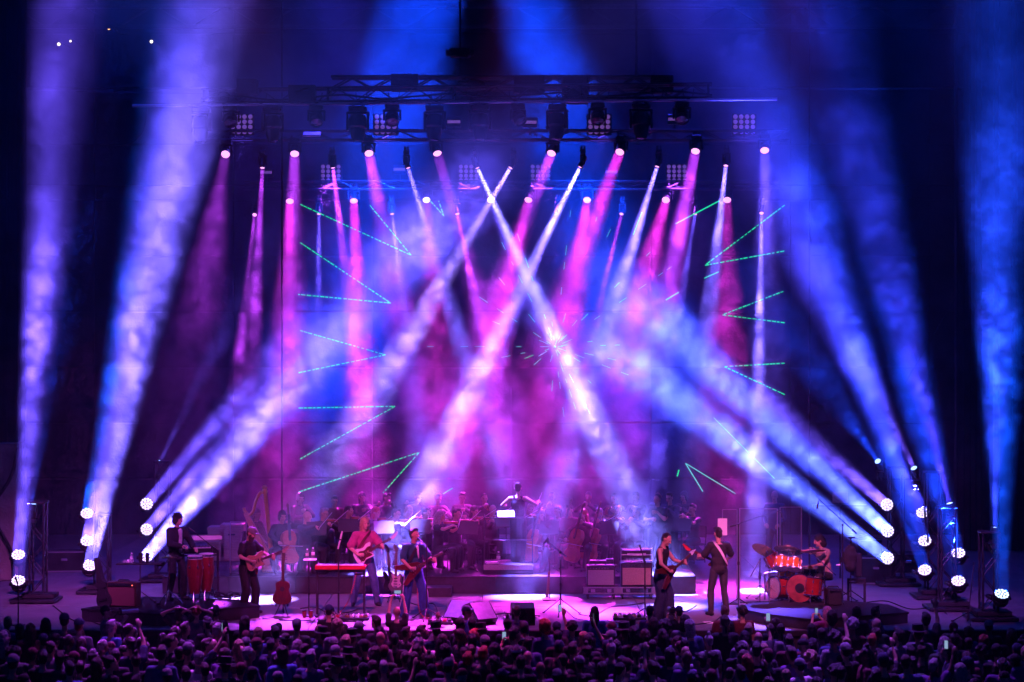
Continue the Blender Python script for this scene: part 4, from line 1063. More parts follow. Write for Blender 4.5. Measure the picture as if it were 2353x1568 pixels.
def cymbal(label, loc, h, r, tilt=(0, 0), m='brass', group=None, stand=True, legr=.3):
    t = thing('cymbal', label, 'cymbal', loc, group=group)
    q = Matrix.Translation((0, 0, h)) @ Matrix.Rotation(R(tilt[0]), 4, 'Y') @ Matrix.Rotation(R(tilt[1]), 4, 'X')
    MB().lathe([(0, .035), (.03, .032), (.055, .012), (r * .6, -.004), (r, -.018), (r, -.021), (r * .6, -.008), (.05, .006), (0, .028)], 28, q).build('plate', M[m], t)
    MB().cyl((0, 0, .03), (0, 0, .06), .012, n=8, m=q).build('wing_nut', M['chrome'], t)
    if stand: tripod(t, h, 'chrome', .012, legr, .3)
    return t
cymbal('small cymbal on a chrome stand left of the percussionist', (X(388, -.1), -.1, .25), .98, .17)
def side_table():
    t = thing('tray_table', 'small black tray table on a chrome stand left of the percussionist', 'table', (X(322, .2), .2, .25))
    tripod(t, .80, 'chrome', .014, .3, .25)
    MB().box((0, 0, .81), (.92, .38, .025), bev=.008).build('tray', M['black_cloth'], t)
    MB().box((.42, 0, .80), (.12, .3, .07), bev=.01).build('edge_roll', M['black_cloth'], t)
    z = .25 + .823
    for px, l in ((324, 'left black tumbler on the tray table'), (339, 'right black tumbler on the tray table')):
        c = thing('tumbler', l, 'cup', (X(px, .2), .18, z)); MB().lathe([(.035, 0), (.042, .19), (.04, .19), (.033, .01), (0, .01)], 16).build('cup', M['black_plastic'], c); MB().lathe([(.043, .17), (.043, .2), (0, .2)], 16).build('lid', M['rubber'], c)
    bottle('clear water bottle standing on the tray table', (X(303, .2), .16, z))
    b = bottle('clear water bottle lying on the tray table', (X(285, .2), .12, z + .034)); b.rotation_euler = (0, math.pi / 2, .4)
def bottle(label, loc, h=.21, group='water bottles on stage'):
    t = thing('water_bottle', label, 'bottle', loc, group=group)
    k = h / .21
    MB().lathe([(.028 * k, 0), (.033 * k, .008 * k), (.033 * k, .05 * k), (.030 * k, .06 * k), (.033 * k, .07 * k), (.033 * k, .13 * k), (.026 * k, .16 * k), (.013 * k, .182 * k), (.013 * k, .195 * k), (0, .195 * k)], 14).build('bottle_body', M['clear'], t)
    MB().lathe([(.0345 * k, .075 * k), (.0345 * k, .125 * k)], 14).build('paper_label', M['paper'], t)
    MB().cyl((0, 0, .19 * k), (0, 0, .212 * k), .016 * k, n=10).build('bottle_cap', M['white_paint'], t)
    return t
side_table()
def combo(label, loc, rotz, w, h, d, m, grille, name='guitar_amplifier', group=None):
    t = thing(name, label, 'amplifier', loc, rotz, group)
    MB().box((0, 0, h / 2), (w, d, h), bev=.02).build('cabinet', M[m], t)
    MB().box((0, -d / 2 - .004, h * .42), (w * .90, .012, h * .74), bev=.004).build('grille_cloth', M[grille], t)
    MB().box((0, -d / 2 - .006, h * .88), (w * .9, .016, h * .13), bev=.004).build('control_panel', M['dark_steel'], t)
    kn = cached('aknob', lambda: MB().cyl((0, 0, 0), (0, -.025, 0), .014, n=8).mesh('knob', M['chrome']))
    for i in range(7): put('knob', kn, t, loc=(-w * .36 + i * w * .1, -d / 2 - .014, h * .88))
    MB().tube([(-.12, 0, h), (-.1, 0, h + .03), (.1, 0, h + .03), (.12, 0, h)], .012, 6).build('handle', M['rubber'], t)
    return t
ca = combo('brown guitar combo amplifier on the left riser', (X(285, -.25), -.25, .252), R(-12), .62, .50, .28, 'wood_dark', 'grille_brown')
MB().ell((.24, -.158, .44), (.012, .008, .012), 8, 6).build('pilot_light', M['lamp_red'], ca)
def gig_bag():
    t = thing('gig_bag', 'black guitar bag leaning against the brown amplifier', 'bag', (X(246, -.25), -.28, .252), R(-20))
    q = Matrix.Rotation(R(-14), 4, 'Y')
    MB().prism(spline([(-.12, 0), (-.17, .14), (-.11, .34), (-.13, .46), (-.05, .56), (-.035, .95), (.035, .95), (.05, .56), (.13, .46), (.11, .34), (.17, .14), (.12, 0)], 3), .13, q).build('bag', M['black_cloth'], t)
    MB().box((0, -.08, .25), (.2, .03, .26), q, bev=.01).build('pocket', M['black_cloth'], t)
gig_bag()
def cable_heap(label, loc, n=9, r=.25, seed=1, m='rubber'):
    t = thing('cable_heap', label, 'cables', loc); q = random.Random(seed)
    for k in range(n):
        c = Vector((q.uniform(-r, r) * .8, q.uniform(-r, r) * .5, 0)); rr = q.uniform(.07, .16); z = q.uniform(.02, .16)
        pts = [c + Vector((rr * math.cos(a) * 1.2, rr * math.sin(a), max(.012, z * abs(math.sin(a + k)) + q.uniform(0, .02)))) for a in [i * .55 for i in range(12)]]
        MB().tube(spline(pts, 2, False), .009, 5).build('cable', M[m], t)
cable_heap('tangled heap of black cables behind the cap guitarist on the left riser', (X(525, .9), .9, .252))
acoustic('red acoustic guitar standing upright on a stand near the front', frame((X(649, .25), .25, .46), (0.02, .14, 1), (0, -1, .1)))
def guitar_stand(label, loc):
    t = thing('guitar_stand', label, 'stand', loc)
    for a in (-.5, .5, 3.14): MB().tube([(0, 0.03, .34), (.02 * math.sin(a), 0.03, .3), (.28 * math.sin(a), -.24 * math.cos(a), .012)], .012, 6).build('leg', M['black_metal'], t)
    MB().cyl((0, .12, .05), (0, .26, .95), .013, n=8).build('stem', M['black_metal'], t)
    for s in (-1, 1): MB().tube([(0, .08, .3), (s * .12, .02, .24), (s * .12, -.1, .20), (s * .12, -.12, .235)], .011, 6).build('cradle_arm', M['rubber'], t)
guitar_stand('black stand under the red acoustic guitar', (X(649, .25), .25, 0))
# bottle stand, keyboard, music on a pole
def bottle_stand():
    Y = .15
    t = thing('drink_stand', 'thin black stand with a small round tray of water bottles', 'stand', (X(712, Y), Y, 0))
    MB().cyl((-.02, 0, .02), (-.02, 0, 1.13), .014, n=8).build('stem', M['black_metal'], t)
    MB().lathe([(.14, 0), (.14, .015), (.03, .03), (0, .03)], 16).build('round_base', M['black_metal'], t)
    MB().lathe([(.13, 1.13), (.135, 1.15), (0, 1.145)], 18).build('tray', M['white_paint'], t)
    bottle('left water bottle on the thin drink stand', (X(706, Y), Y, 1.148)); bottle('right and taller water bottle on the thin drink stand', (X(719, Y), Y + .02, 1.148), .235)
bottle_stand()
frame_stand('black table stand with square legs under the red keyboard', (X(783, .12), .12, 0), .95, .95, .4)
keyboard('red stage keyboard at front left of the singer', (X(783, .12), .12, .952), 0, 'red_key', 1.02, name='stage_keyboard')
def music_pole():
    Y = -.05
    t = thing('tablet_pole', 'thin black pole with pale clipped strips rising over the red keyboard', 'stand', (X(778, Y), Y, 0))
    MB().cyl((0, 0, .92), (0, 0, 1.38), .014, n=8).build('stem', M['black_metal'], t); MB().cyl((0, 0, .02), (0, 0, .94), .02, n=8).build('lower_stem', M['black_metal'], t)
    MB().lathe([(.14, 0), (.14, .015), (.03, .03), (0, .03)], 16).build('round_base', M['black_metal'], t)
    MB().cyl((-.01, 0, 1.38), (.035, -.01, 1.56), .016, n=8).build('pale_strip', M['white_paint'], t); MB().cyl((.04, -.01, 1.58), (.075, -.02, 1.74), .016, n=8).build('pale_strip', M['white_paint'], t)
    MB().ell((.037, -.01, 1.57), (.022,) * 3, 8, 6).build('joint', M['black_metal'], t)
music_pole()
def pedalboard(label, loc, w, seed, rotz=0):
    t = thing('pedalboard', label, 'pedalboard', loc, rotz); q = random.Random(seed)
    MB().box((0, 0, .035), (w, .36, .04), bev=.008).build('board', M['dark_steel'], t)
    for s in (-1, 1): MB().box((s * w * .45, 0, .01), (.04, .34, .02)).build('foot', M['rubber'], t)
    cols = ['white_paint', 'red_key', 'alu', 'black_plastic', 'brass', 'wood_light', 'white_paint', 'dark_steel']
    n = int(w / .095)
    for i in range(n):
        for j in range(2):
            c = (-w / 2 + .055 + i * .093, -.08 + .16 * j)
            p = put('pedal', MB().box((0, 0, .08), (.072, .12, .05), bev=.006).mesh('pedal', M[q.choice(cols)]), t, loc=(c[0], c[1], .0))
            put('footswitch', cached('fsw', lambda: MB().cyl((0, -.035, .10), (0, -.035, .12), .012, n=8).mesh('footswitch', M['chrome'])), p)
            put('pedal_knob', cached('pkn', lambda: MB().cyl((-.018, .035, .10), (-.018, .035, .12), .009, n=8).cyl((.018, .035, .10), (.018, .035, .12), .009, n=8).mesh('pedal_knob', M['black_plastic'])), p)
pedalboard('pedalboard crowded with effects below the red keyboard', (X(805, -.35), -.35, 0), .78, 2)
pedalboard('pedalboard crowded with effects left of the tank top guitarist', (X(1446, -.35), -.35, 0), .66, 5)
pedalboard('short pedalboard at the feet of the singer', (X(1012, -.95), -.95, 0), .5, 8)
for px, l in ((699, 'left dark cup on the floor under the bottle stand'), (714, 'right dark cup on the floor under the bottle stand')):
    c = thing('floor_cup', l, 'cup', (X(px, -.1), -.1, 0)); MB().lathe([(.035, 0), (.045, .14), (.042, .14), (.03, .01), (0, .01)], 14).build('cup', M['wood_conga'], c); MB().lathe([(.047, .13), (.047, .15), (0, .155)], 14).build('lid', M['black_plastic'], c)
electric('electric_guitar', 'electric guitar with pale guard resting upright on a stand behind the singer', frame((X(909, 2.4), 2.4, .42), (.02, .16, 1), (0, -1, .15)), 'dark_steel', STRAT, guard='grille_grey')
electric('electric_guitar', 'dark blue electric guitar on the stand beside the one with a pale guard', frame((X(897, 2.55), 2.6, .40), (-.08, .16, 1), (-.3, -1, .15)), 'black_paint', STRAT)
guitar_stand('black stand under the two spare guitars behind the singer', (X(906, 2.4), 2.4, 0))
# curly leads, wedges
def lead(label, pts, r=.008, m='rubber', coil=0.0, turns=40):
    pts = spline(pts, 8, False)
    if coil:
        out = []; k = len(pts)
        for i in range(turns * 6):
            u = i / (turns * 6 - 1) * (k - 1); a = int(min(k - 2, u)); p = Vector(pts[a]).lerp(Vector(pts[a + 1]), u - a); ph = i * math.pi / 3
            out.append(p + Vector((coil * math.cos(ph), coil * math.sin(ph) * .6, coil * .3 * math.sin(ph))))
        pts = out
    tag(MB().tube(pts, r, 4 if coil else 5).build('guitar_lead', M[m]), label, 'cable', 'leads on the stage floor')
lead('coiled red lead hanging from the pink shirted guitarist to the floor', [(X(822, 1.5), 1.45, .92), (X(815, 1.35), 1.3, .55), (X(800, 1.0), 1.0, .18), (X(780, .4), .4, .03), (X(760, .2), .2, .02)], .006, 'red_cable', .016, 42)
lead('coiled dark lead hanging down beside the leg of the singer', [(X(962, .1), .16, .85), (X(960, .1), .12, .5), (X(966, 0), -.1, .1), (X(985, -.4), -.4, .02)], .006, 'red_cable', .016, 34)
lead('thin red lead curling on the floor left of the tank top guitarist', [(X(1395, -.6), -.6, .012), (X(1420, -.85), -.85, .012), (X(1475, -.95), -.95, .012), (X(1500, -.7), -.7, .012)], .009, 'red_cable')
for px, Y, l in ((930, -.75, 'white set list sheet taped to the floor left of the singer'), (1530, -1.3, 'white set list sheet on the floor before the tank top guitarist'), (590, -.3, 'white set list sheet on the floor before the cap guitarist'), (1630, -.8, 'white set list sheet on the floor before the turned guitarist')):
    t = thing('set_list', l, 'paper sheet', (X(px, Y), Y, .002), rnd.uniform(-.4, .4)); MB().box((0, 0, .002), (.21, .30, .002)).build('sheet', M['paper'], t)
    for sx in (-1, 1): MB().box((sx * .1, .14, .0035), (.05, .03, .001)).build('tape', M['black_cloth'], t)
for k, (a, b, c_) in enumerate((((690, 1.2), (760, .5), (820, .9)), ((1000, -.4), (1100, .2), (1240, .0)), ((1330, .2), (1400, 1.4), (1480, 2.2)), ((880, 2.9), (960, 1.6), (1010, -.6)), ((1440, -.1), (1520, .6), (1600, 1.8)), ((240, -1.1), (200, -.6), (120, 1.6)), ((1990, 2.2), (2090, 1.2), (2180, .2)))):
    lead(('black lead behind the red keyboard stand', 'black lead from the wedge monitors towards the tilted microphone', 'black lead running back to the amplifiers on flight cases', 'black lead from the spare guitars to the feet of the singer', 'black lead behind the tank top guitarist', 'black lead at the left of the percussion riser', 'black lead from the drum riser towards the right towers')[k], [(X(q_[0], q_[1]), q_[1] + .15 * math.sin(i * 2 + k), .011) for i, q_ in enumerate((a, ((a[0] + b[0]) / 2, a[1]), b, ((b[0] + c_[0]) / 2 + 12, b[1] + .2), c_))], .011)
lead('black lead lying between the pedalboard and the keyboard stand', [(X(640, -.5), -.45, .012), (X(690, -.2), -.6, .012), (X(740, -.3), -.5, .012), (X(770, -.3), -.75, .012), (X(840, -.3), -.7, .012)], .01)
lead('black lead looping across the floor below the back turned guitarist', [(X(1560, -1), -.9, .012), (X(1600, -1.1), -1.1, .012), (X(1640, -.6), -.7, .012), (X(1660, -.3), .0, .012)], .009)
lead('dark lead crossing the floor right of the tilted microphone', [(X(1300, .5), 1.2, .012), (X(1310, 0), .4, .012), (X(1330, -.6), -.4, .012), (X(1390, -.6), -.7, .012)], .009)
def wedge(label, loc, rotz, w=.56):
    t = thing('stage_monitor', label, 'speaker', loc, rotz, 'floor monitor wedges')
    q = Matrix.Rotation(math.pi / 2, 4, 'Z')
    put('cabinet', MB().prism([(-.24, 0), (.20, 0), (.28, .12), (-.02, .42), (-.24, .34)], w, q).mesh('cabinet', M['black_paint'], 20), t)
    g = MB(); g.prism([(.215, .13), (.262, .125), (0.0, .395), (-.02, .385)], w * .9, q)
    MB().add([(-w * .45, .285, .128), (w * .45, .285, .128), (w * .45, -.008, .424), (-w * .45, -.008, .424)], [(0, 1, 2, 3)]).build('speaker_grille', M['dark_steel'], t)
    for s in (-1, 1): MB().box((s * (w / 2 + .004), -.02, .2), (.012, .12, .05), bev=.004).build('handle', M['rubber'], t)
wedge('left wedge monitor on its edge right of the singer', (X(1062, -.75), -.75, 0), R(150))
wedge('right wedge monitor beside the first one right of the singer', (X(1102, -.95), -.95, 0), R(215), .5)
wedge('wedge monitor seen from behind in front of the podium', (X(1200, -1.0), -1.0, 0), R(5), .46)
bottle('dark flask standing on the floor between the wedge monitors', (X(1160, -1.1), -1.1, 0), .26, None)
bottle('small water bottle on the floor beside the singer', (X(1075, -1.2), -1.25, 0), .24, None)
def tilted_mic():
    Y = .35
    t = thing('tripod_microphone_stand', 'black tripod stand with a pale tilted boom in front of the orchestra', 'microphone stand', (X(1288, Y), Y, 0))
    tripod(t, 1.12, 'black_metal', .015, .42, .32)
    MB().cyl((-.30, 0, 1.50), (.12, 0, 1.18), .012, n=8).build('boom', M['white_paint'], t)
    MB().tube([(-.27, 0, 1.52), (-.33, -.02, 1.47), (-.36, -.02, 1.41), (-.30, 0, 1.39), (-.2, 0, 1.40)], .008, 6).build('cable_loop', M['white_paint'], t)
    MB().cyl((-.36, -.02, 1.44), (-.25, 0, 1.54), .014, .02, 8).build('microphone', M['white_paint'], t)
    MB().ell((0, 0, 1.27), (.03, .03, .03), 8, 6).build('boom_clamp', M['black_metal'], t)
tilted_mic()
mic_stand('straight_microphone_stand', 'thin straight stand left of the tank top guitarist', (X(1482, -.3), -.3, 0), 1.15, ((.0, 0, 1.13), (-.08, .06, 1.42)), ((-.05, .04, 1.3), (-.10, .08, 1.48)))
def decorated_strap(): 
    t = thing('hanging_strap', 'patterned guitar strap hanging down behind the tilted microphone', 'strap', (X(1257, 2.6), 2.6, 0))
    MB().add([(-.03, 0, 0.05), (.03, 0, .05), (.075, .04, .62), (.025, .04, .62), (-.03, .008, 0.05), (.03, .008, .05), (.075, .048, .62), (.025, .048, .62)], [(0, 1, 2, 3), (4, 7, 6, 5), (0, 4, 5, 1), (1, 5, 6, 2), (2, 6, 7, 3), (3, 7, 4, 0)]).build('strap_band', M['tweed'], t)
    MB().cyl((.05, .06, .0), (.06, .06, .9), .012, n=6).build('stem', M['black_metal'], t)
    MB().box((.05, .06, .012), (.3, .3, .02), bev=.004).build('base', M['black_metal'], t)
decorated_strap()
# amplifiers on flight case trolleys
def flight_amp(px, Y, w, h, label, gm, tall):
    z = .27
    t = thing('flight_case_trolley', 'low silver flight case trolley under the ' + ('tall right' if tall else 'short left') + ' amplifier', 'flight case', (X(px, Y), Y, 0), group='flight case trolleys')
    MB().box((0, 0, .19), (w + .14, .52, .15), bev=.01).build('tray', M['black_paint'], t)
    em = MB().box((0, -.262, 0), (w + .16, .02, .025)).mesh('edge_rail', M['alu'])
    for zz in (.125, .255): put('edge_rail', em, t, loc=(0, 0, zz))
    cm_ = MB().box((0, -.268, .19), (.10, .02, .15), bev=.006).mesh('corner_plate', M['alu'])
    for s in (-1, 1):
        put('corner_plate', cm_, t, loc=(s * (w / 2 + .02), 0, 0)); put('latch', cached('latch', lambda: MB().box((0, -.27, .19), (.09, .02, .08), bev=.006).mesh('latch', M['chrome'])), t, loc=(s * w * .28, 0, 0))
        for yy in (-.2, .2):
            put('caster', cached('caster', lambda: MB().cyl((-.02, 0, .055), (.02, 0, .055), .055, n=12).box((0, 0, .105), (.06, .06, .03)).mesh('caster', M['rubber'])), t, loc=(s * (w / 2 - .03), yy, 0))
    a = combo(label, (X(px, Y), Y + .02, z), 0, w, h, .34, 'black_plastic', gm, group='amplifiers on flight cases')
    if tall:
        hd_ = thing('amplifier_head', 'amplifier head in a pale wire frame on top of the tall amplifier', 'amplifier', (X(px, Y), Y + .02, z + h + .035))
        MB().box((0, 0, .15), (w * .92, .26, .17), bev=.012).build('chassis', M['black_plastic'], hd_)
        for zz in (.02, .14, .28): MB().tube([(-w * .5, -.15, zz), (w * .5, -.15, zz)], .008, 5).build('frame_bar', M['alu'], hd_)
        for s in (-1, 1): MB().tube([(s * w * .5, -.15, 0), (s * w * .5, -.15, .3)], .008, 5).build('frame_bar', M['alu'], hd_)
        MB().box((0, -.135, .15), (w * .6, .012, .05)).build('badge_strip', M['alu'], hd_)
    else:
        hd_ = thing('effects_box', 'small dark effects boxes on the short left amplifier', 'effects unit', (X(px, Y), Y, z + h + .035))
        MB().box((-.05, 0, .035), (.36, .2, .07), bev=.01).build('case', M['black_plastic'], hd_); MB().box((.2, 0, .05), (.16, .18, .1), bev=.01).build('side_case', M['dark_steel'], hd_)
        MB().cyl((-.05, 0, .07), (-.05, 0, .09), .03, n=10).build('knob', M['chrome'], hd_)
flight_amp(1380, 3.0, .62, .44, 'short grey amplifier on a flight case at right of centre', 'grille_grey', False)
flight_amp(1462, 3.0, .68, .50, 'tall tweed amplifier on a flight case at right of centre', 'tweed', True)

# ------------------------------------------------------------------ the drum kit
DZ = .22
def drum(label, c, axis, r, L, m, head='skin_head', name='drum', front=None, legs=False):
    t = thing(name, label, 'drum', mw=aim(c, axis), group='drums of the kit')
    MB().lathe([(r, -L / 2), (r, L / 2), (r * .985, L / 2), (r * .985, -L / 2)], 26, None, True).build('shell', M[m], t)
    MB().lathe([(r * 1.0, L / 2 - .002), (r * .95, L / 2 + .006), (0, L / 2 + .008)], 26).build('drum_head', M[head], t)
    MB().lathe([(r * .99, -L / 2 + .002), (r * .95, -L / 2 - .006), (0, -L / 2 - .008)], 26).build('drum_head', M[head], t)
    hp = MB().lathe([(r * 1.0, -.012), (r * 1.05, -.010), (r * 1.05, .014), (r * 1.0, .016)], 26, None, True).mesh('hoop', M['chrome'])
    for s in (-1, 1): put('hoop', hp, t, loc=(0, 0, s * L / 2))
    lg = MB().cyl((r * 1.03, 0, -L / 2), (r * 1.03, 0, L / 2), .005, n=5).box((r * 1.03, 0, L * .28), (.022, .03, .05), bev=.005).box((r * 1.03, 0, -L * .28), (.022, .03, .05), bev=.005).mesh('lug', M['chrome'])
    for k in range(8): put('lug', lg, t, rot=(0, 0, k * math.pi / 4 + .2))
    if front: MB().lathe([(r * .36, L / 2 + .010), (0, L / 2 + .013)], 20).build('port_disc', M[front], t)
    return t
kick = drum('red bass drum with a dark round port in its front skin', (X(1845, .75), .75, DZ + .29), (-.42, -.9, .0), .285, .42, 'redacryl', head='kick_skin', front='black_plastic', name='bass_drum')
for s in (-1, 1): MB().cyl((.2, s * .2, .1), (.27 + .05, s * .26, .15), .01, n=6).build('spur', M['chrome'], kick)
drum('red floor drum lying at the left of the bass drum', (X(1795, .95), .95, DZ + .26), (-.85, -.5, .05), .23, .40, 'redacryl', head='clear', name='floor_drum')
drum('leftmost pink rack tom under the tilted cymbal', (X(1775, .75), .75, DZ + .84), (-.45, .12, .88), .145, .26, 'redacryl', name='rack_tom')
drum('amber rack tom in the middle of the three', (X(1795, .62), .62, DZ + .80), (.10, .42, .9), .15, .24, 'amber', name='rack_tom')
drum('rightmost amber rack tom over the bass drum', (X(1824, .58), .58, DZ + .78), (.18, .42, .9), .15, .22, 'amber', name='rack_tom')
drum('amber lower tom behind the bass drum', (X(1808, .9), .95, DZ + .56), (.1, .2, .97), .17, .22, 'amber', name='rack_tom')
drum('chrome rimmed dark snare drum beside the drummer', (X(1862, .85), .85, DZ + .60), (.05, .1, 1), .17, .15, 'black_paint', name='snare_drum')
drum('red floor tom at the right of the bass drum', (X(1868, .55), .60, DZ + .33), (.1, .05, 1), .19, .36, 'redacryl', name='floor_tom')
def kit_stand(label, loc, h, top, b=None):
    t = thing('drum_hardware_stand', label, 'stand', loc, group='chrome stands of the drum kit'); tripod(t, h, 'chrome', .013, .3, .3)
    if b: MB().cyl(b[0], b[1], .011, n=6).build('boom', M['chrome'], t); MB().ell((0, 0, h), (.024,) * 3, 8, 6).build('tilter', M['chrome'], t)
    for k in (.35, .65): MB().cyl((-.03, 0, h * k), (.05, 0, h * k), .008, n=6).build('wing_screw', M['chrome'], t)
cymbal('large pale cymbal steeply tilted at the left of the kit', (X(1757, .7), .7, DZ), 1.06, .27, (28, -25), stand=False)
kit_stand('chrome stand under the steeply tilted cymbal', (X(1768, .85), .85, DZ), .95, 0, ((.06, 0, .9), (-.09, -.15, 1.05)))
cymbal('broad golden cymbal in the middle of the kit', (X(1812, .8), .8, DZ), 1.06, .30, (12, -22), stand=True)
cymbal('dark red cymbal in front of the head of the drummer', (X(1868, .62), .62, DZ), 1.06, .27, (-4, -12), 'wood_conga', stand=False)
kit_stand('chrome boom stand right of the bass drum', (X(1894, .45), .45, DZ), .78, 0, ((-.26, .12, 1.04), (.22, -.1, .58)))
cymbal('pair of small hi hat cymbals beside the snare drum', (X(1862, .5), .55, DZ), .72, .16, (0, 0))
kit_stand('thin chrome stand with a drooping boom left of the kit', (X(1746, 1.0), 1.0, DZ), .82, 0, ((.02, 0, .86), (-.2, -.05, .48)))
def hardware_rack():
    t = thing('tom_rack', 'curved chrome rack that carries the three tilted toms', 'rack', (X(1800, .9), .9, DZ))
    MB().tube([(-.4, 0, .55), (0, -.06, .62), (.35, 0, .58)], .018, 8).build('rail', M['chrome'], t)
    for s in (-.38, .33): MB().cyl((s, .02, .01), (s, .02, .57), .016, n=8).build('leg', M['chrome'], t)
    for k, (a, b) in enumerate((((-.22, 0, .6), (-.25, -.1, .78)), ((-.03, -.05, .62), (-.04, -.2, .78)), ((.2, 0, .6), (.24, -.2, .76)))): MB().cyl(a, b, .012, n=6).build('tom_arm', M['chrome'], t)
hardware_rack()
DL = Vector((X(1893, 1.05), 1.05, DZ))
drm, J = person('drummer in pale shirt stretching one arm across the cymbals', DL, R(-66), dict(pelvis=(0, .05, .53), lean=12, handR=(-.14, -.60, 1.0), elbowR=(-1, .2, -.3), hdirR=(.1, -1, -.05), palmR=(0, 0, -1), curlR=1.0, handL=(.05, -.36, .72), elbowL=(.9, .5, -.3), hdirL=(-.5, -.8, -.2), palmL=(0, 0, -1), curlL=1.0, footR=(-.22, -.38, .09), footL=(.22, -.36, .09), kneeR=(-.3, -1, .6), kneeL=(.3, -1, .6), yaw=-12, nod=10), skin=0, hair=('bob', 'black'), shirt=dict(m='tan', sleeve=.5, loose=.022, hem=-.05), trousers=dict(m='black', wide=.016), voxel=.0115)
for k, (a, b, l) in enumerate((((-.13, -.66, 1.0), (-.06, -.98, 1.05), 'drumstick in the outstretched hand of the drummer'), ((.03, -.42, .72), (-.12, -.70, .66), 'drumstick in the lower hand of the drummer'))):
    st = thing('drumstick', l, 'drumstick', mw=at(drm)); MB().tube([a, Vector(a).lerp(Vector(b), .9), b], [.008, .007, .005], 6).build('shaft', M['wood_light'], st); MB().ell(b, (.007, .007, .009), 6, 5).build('tip', M['wood_light'], st)
def stool(label, loc):
    t = thing('drum_stool', label, 'stool', loc); tripod(t, .40, 'chrome', .018, .28, .2); MB().lathe([(.02, .40), (.17, .40), (.18, .43), (.16, .47), (0, .475)], 20).build('seat', M['black_cloth'], t)
stool('round black stool under the drummer', (DL.x + .03, DL.y + .06, DZ))
combo('small black speaker cube at the right end of the drum kit', (X(1914, .2), .2, DZ + .002), R(10), .30, .34, .28, 'black_plastic', 'black_cloth', name='small_speaker')
mic_stand('overhead_microphone_stand', 'tall boom stand over the right of the drum kit', (X(1936, .6), .6, DZ), 1.58, ((.27, 0, 1.42), (-.50, 0, 2.12)), ((-.48, 0, 2.12), (-.53, -.02, 1.92)))
mic_stand('overhead_microphone_stand', 'boom stand reaching right over the left of the drum kit', (X(1697, 1.2), 1.2, 0), 1.76, ((-.16, 0, 1.72), (.88, 0, 2.06)), ((.86, 0, 2.07), (.93, -.02, 1.86)))
def jacket_stand():
    t = thing('coat_stand', 'dark stand with a black bag hung on it right of the drum kit', 'stand', (X(1955, .9), .9, DZ))
    tripod(t, 1.28, 'black_metal', .014, .3, .2)
    MB().box((.02, 0, 1.29), (.14, .06, .03), bev=.006).build('hook_bar', M['black_metal'], t)
    put('bag', fuse(MB().ell((-.03, -.06, .88), (.15, .10, .24), 14, 10).ell((-.02, -.08, .72), (.13, .11, .14), 12, 8).ell((-.02, -.05, 1.05), (.11, .08, .1), 12, 8), .02, 1, 'bag', M['black_cloth'], .012, 9), t)
    MB().tube([(-.15, -.06, 1.0), (-.2, -.09, .86), (-.25, -.1, .76)], .022, 6).build('bag_strap', M['black_cloth'], t)
    MB().box((-.28, -.1, .74), (.09, .05, .04), bev=.01).build('pale_tag', M['paper'], t)
jacket_stand()
frame_stand('dark little shelf stand beside the bag right of the drum kit', (X(1968, 1.4), 1.4, 0), .34, .62, name='shelf_stand')
tw = thing('standing_case', 'upright narrow black case behind the bag right of the drum kit', 'case', (X(1972, 1.6), 1.6, .62)); MB().box((0, 0, .25), (.14, .14, .5), bev=.02).build('case', M['black_cloth'], tw); MB().box((0, -.075, .4), (.06, .02, .05), bev=.005).build('handle', M['rubber'], tw)

def screen(label, px0, px1, Y, z0, h, rotz=0, posts=True):
    x0, x1 = X(px0, Y), X(px1, Y); w = x1 - x0
    t = thing('clear_screen', label, 'sound screen', ((x0 + x1) / 2, Y, z0), rotz, 'clear acrylic sound screens')
    MB().box((0, 0, h / 2), (w - .01, .008, h - .02)).build('pane', M['plexi'], t)
    for s in (-1, 1): MB().box((s * w / 2, 0, h / 2), (.02, .02, h), bev=.003).build('edge_post', M['alu'], t)
    MB().box((0, 0, h), (w, .012, .014)).build('top_edge', M['alu'], t); MB().box((0, 0, .01), (w, .28, .02), bev=.004).build('foot', M['dark_steel'], t)
screen('clear sound screen just behind the back turned guitarist', 1660, 1694, 2.0, 0, 2.0, .12)
screen('wide clear sound screen left of the drum kit', 1700, 1786, 2.2, 0, 2.0, -.08)
screen('clear sound screen behind the drum kit', 1792, 1842, 2.6, 0, 2.0, .1)
screen('clear sound screen beside the harp', 529, 566, 4.3, .381, 1.15)
pp = thing('white_light_box', 'white lit sheet at the top of the clear screen behind the back turned guitarist', 'panel', P(1660, 1211, 1.96)); MB().box((0, 0, 0), (.20, .012, .36)).build('sheet', M['paper'], pp); MB().box((0, .012, .17), (.22, .012, .03)).build('clip', M['dark_steel'], pp)
pb = thing('pale_board', 'pale square board high behind the right light beams', 'board', P(1931, 1143, 6.5)); MB().box((0, 0, 0), (.36, .05, .26), bev=.005).build('board', M['ply'], pb)
MB().cyl((0, .04, -.13), (0, .04, -2.25), .02, n=6).build('post', M['dark_steel'], pb); MB().box((0, .04, -.2), (1.3, .05, .05)).build('rail', M['dark_steel'], pb)
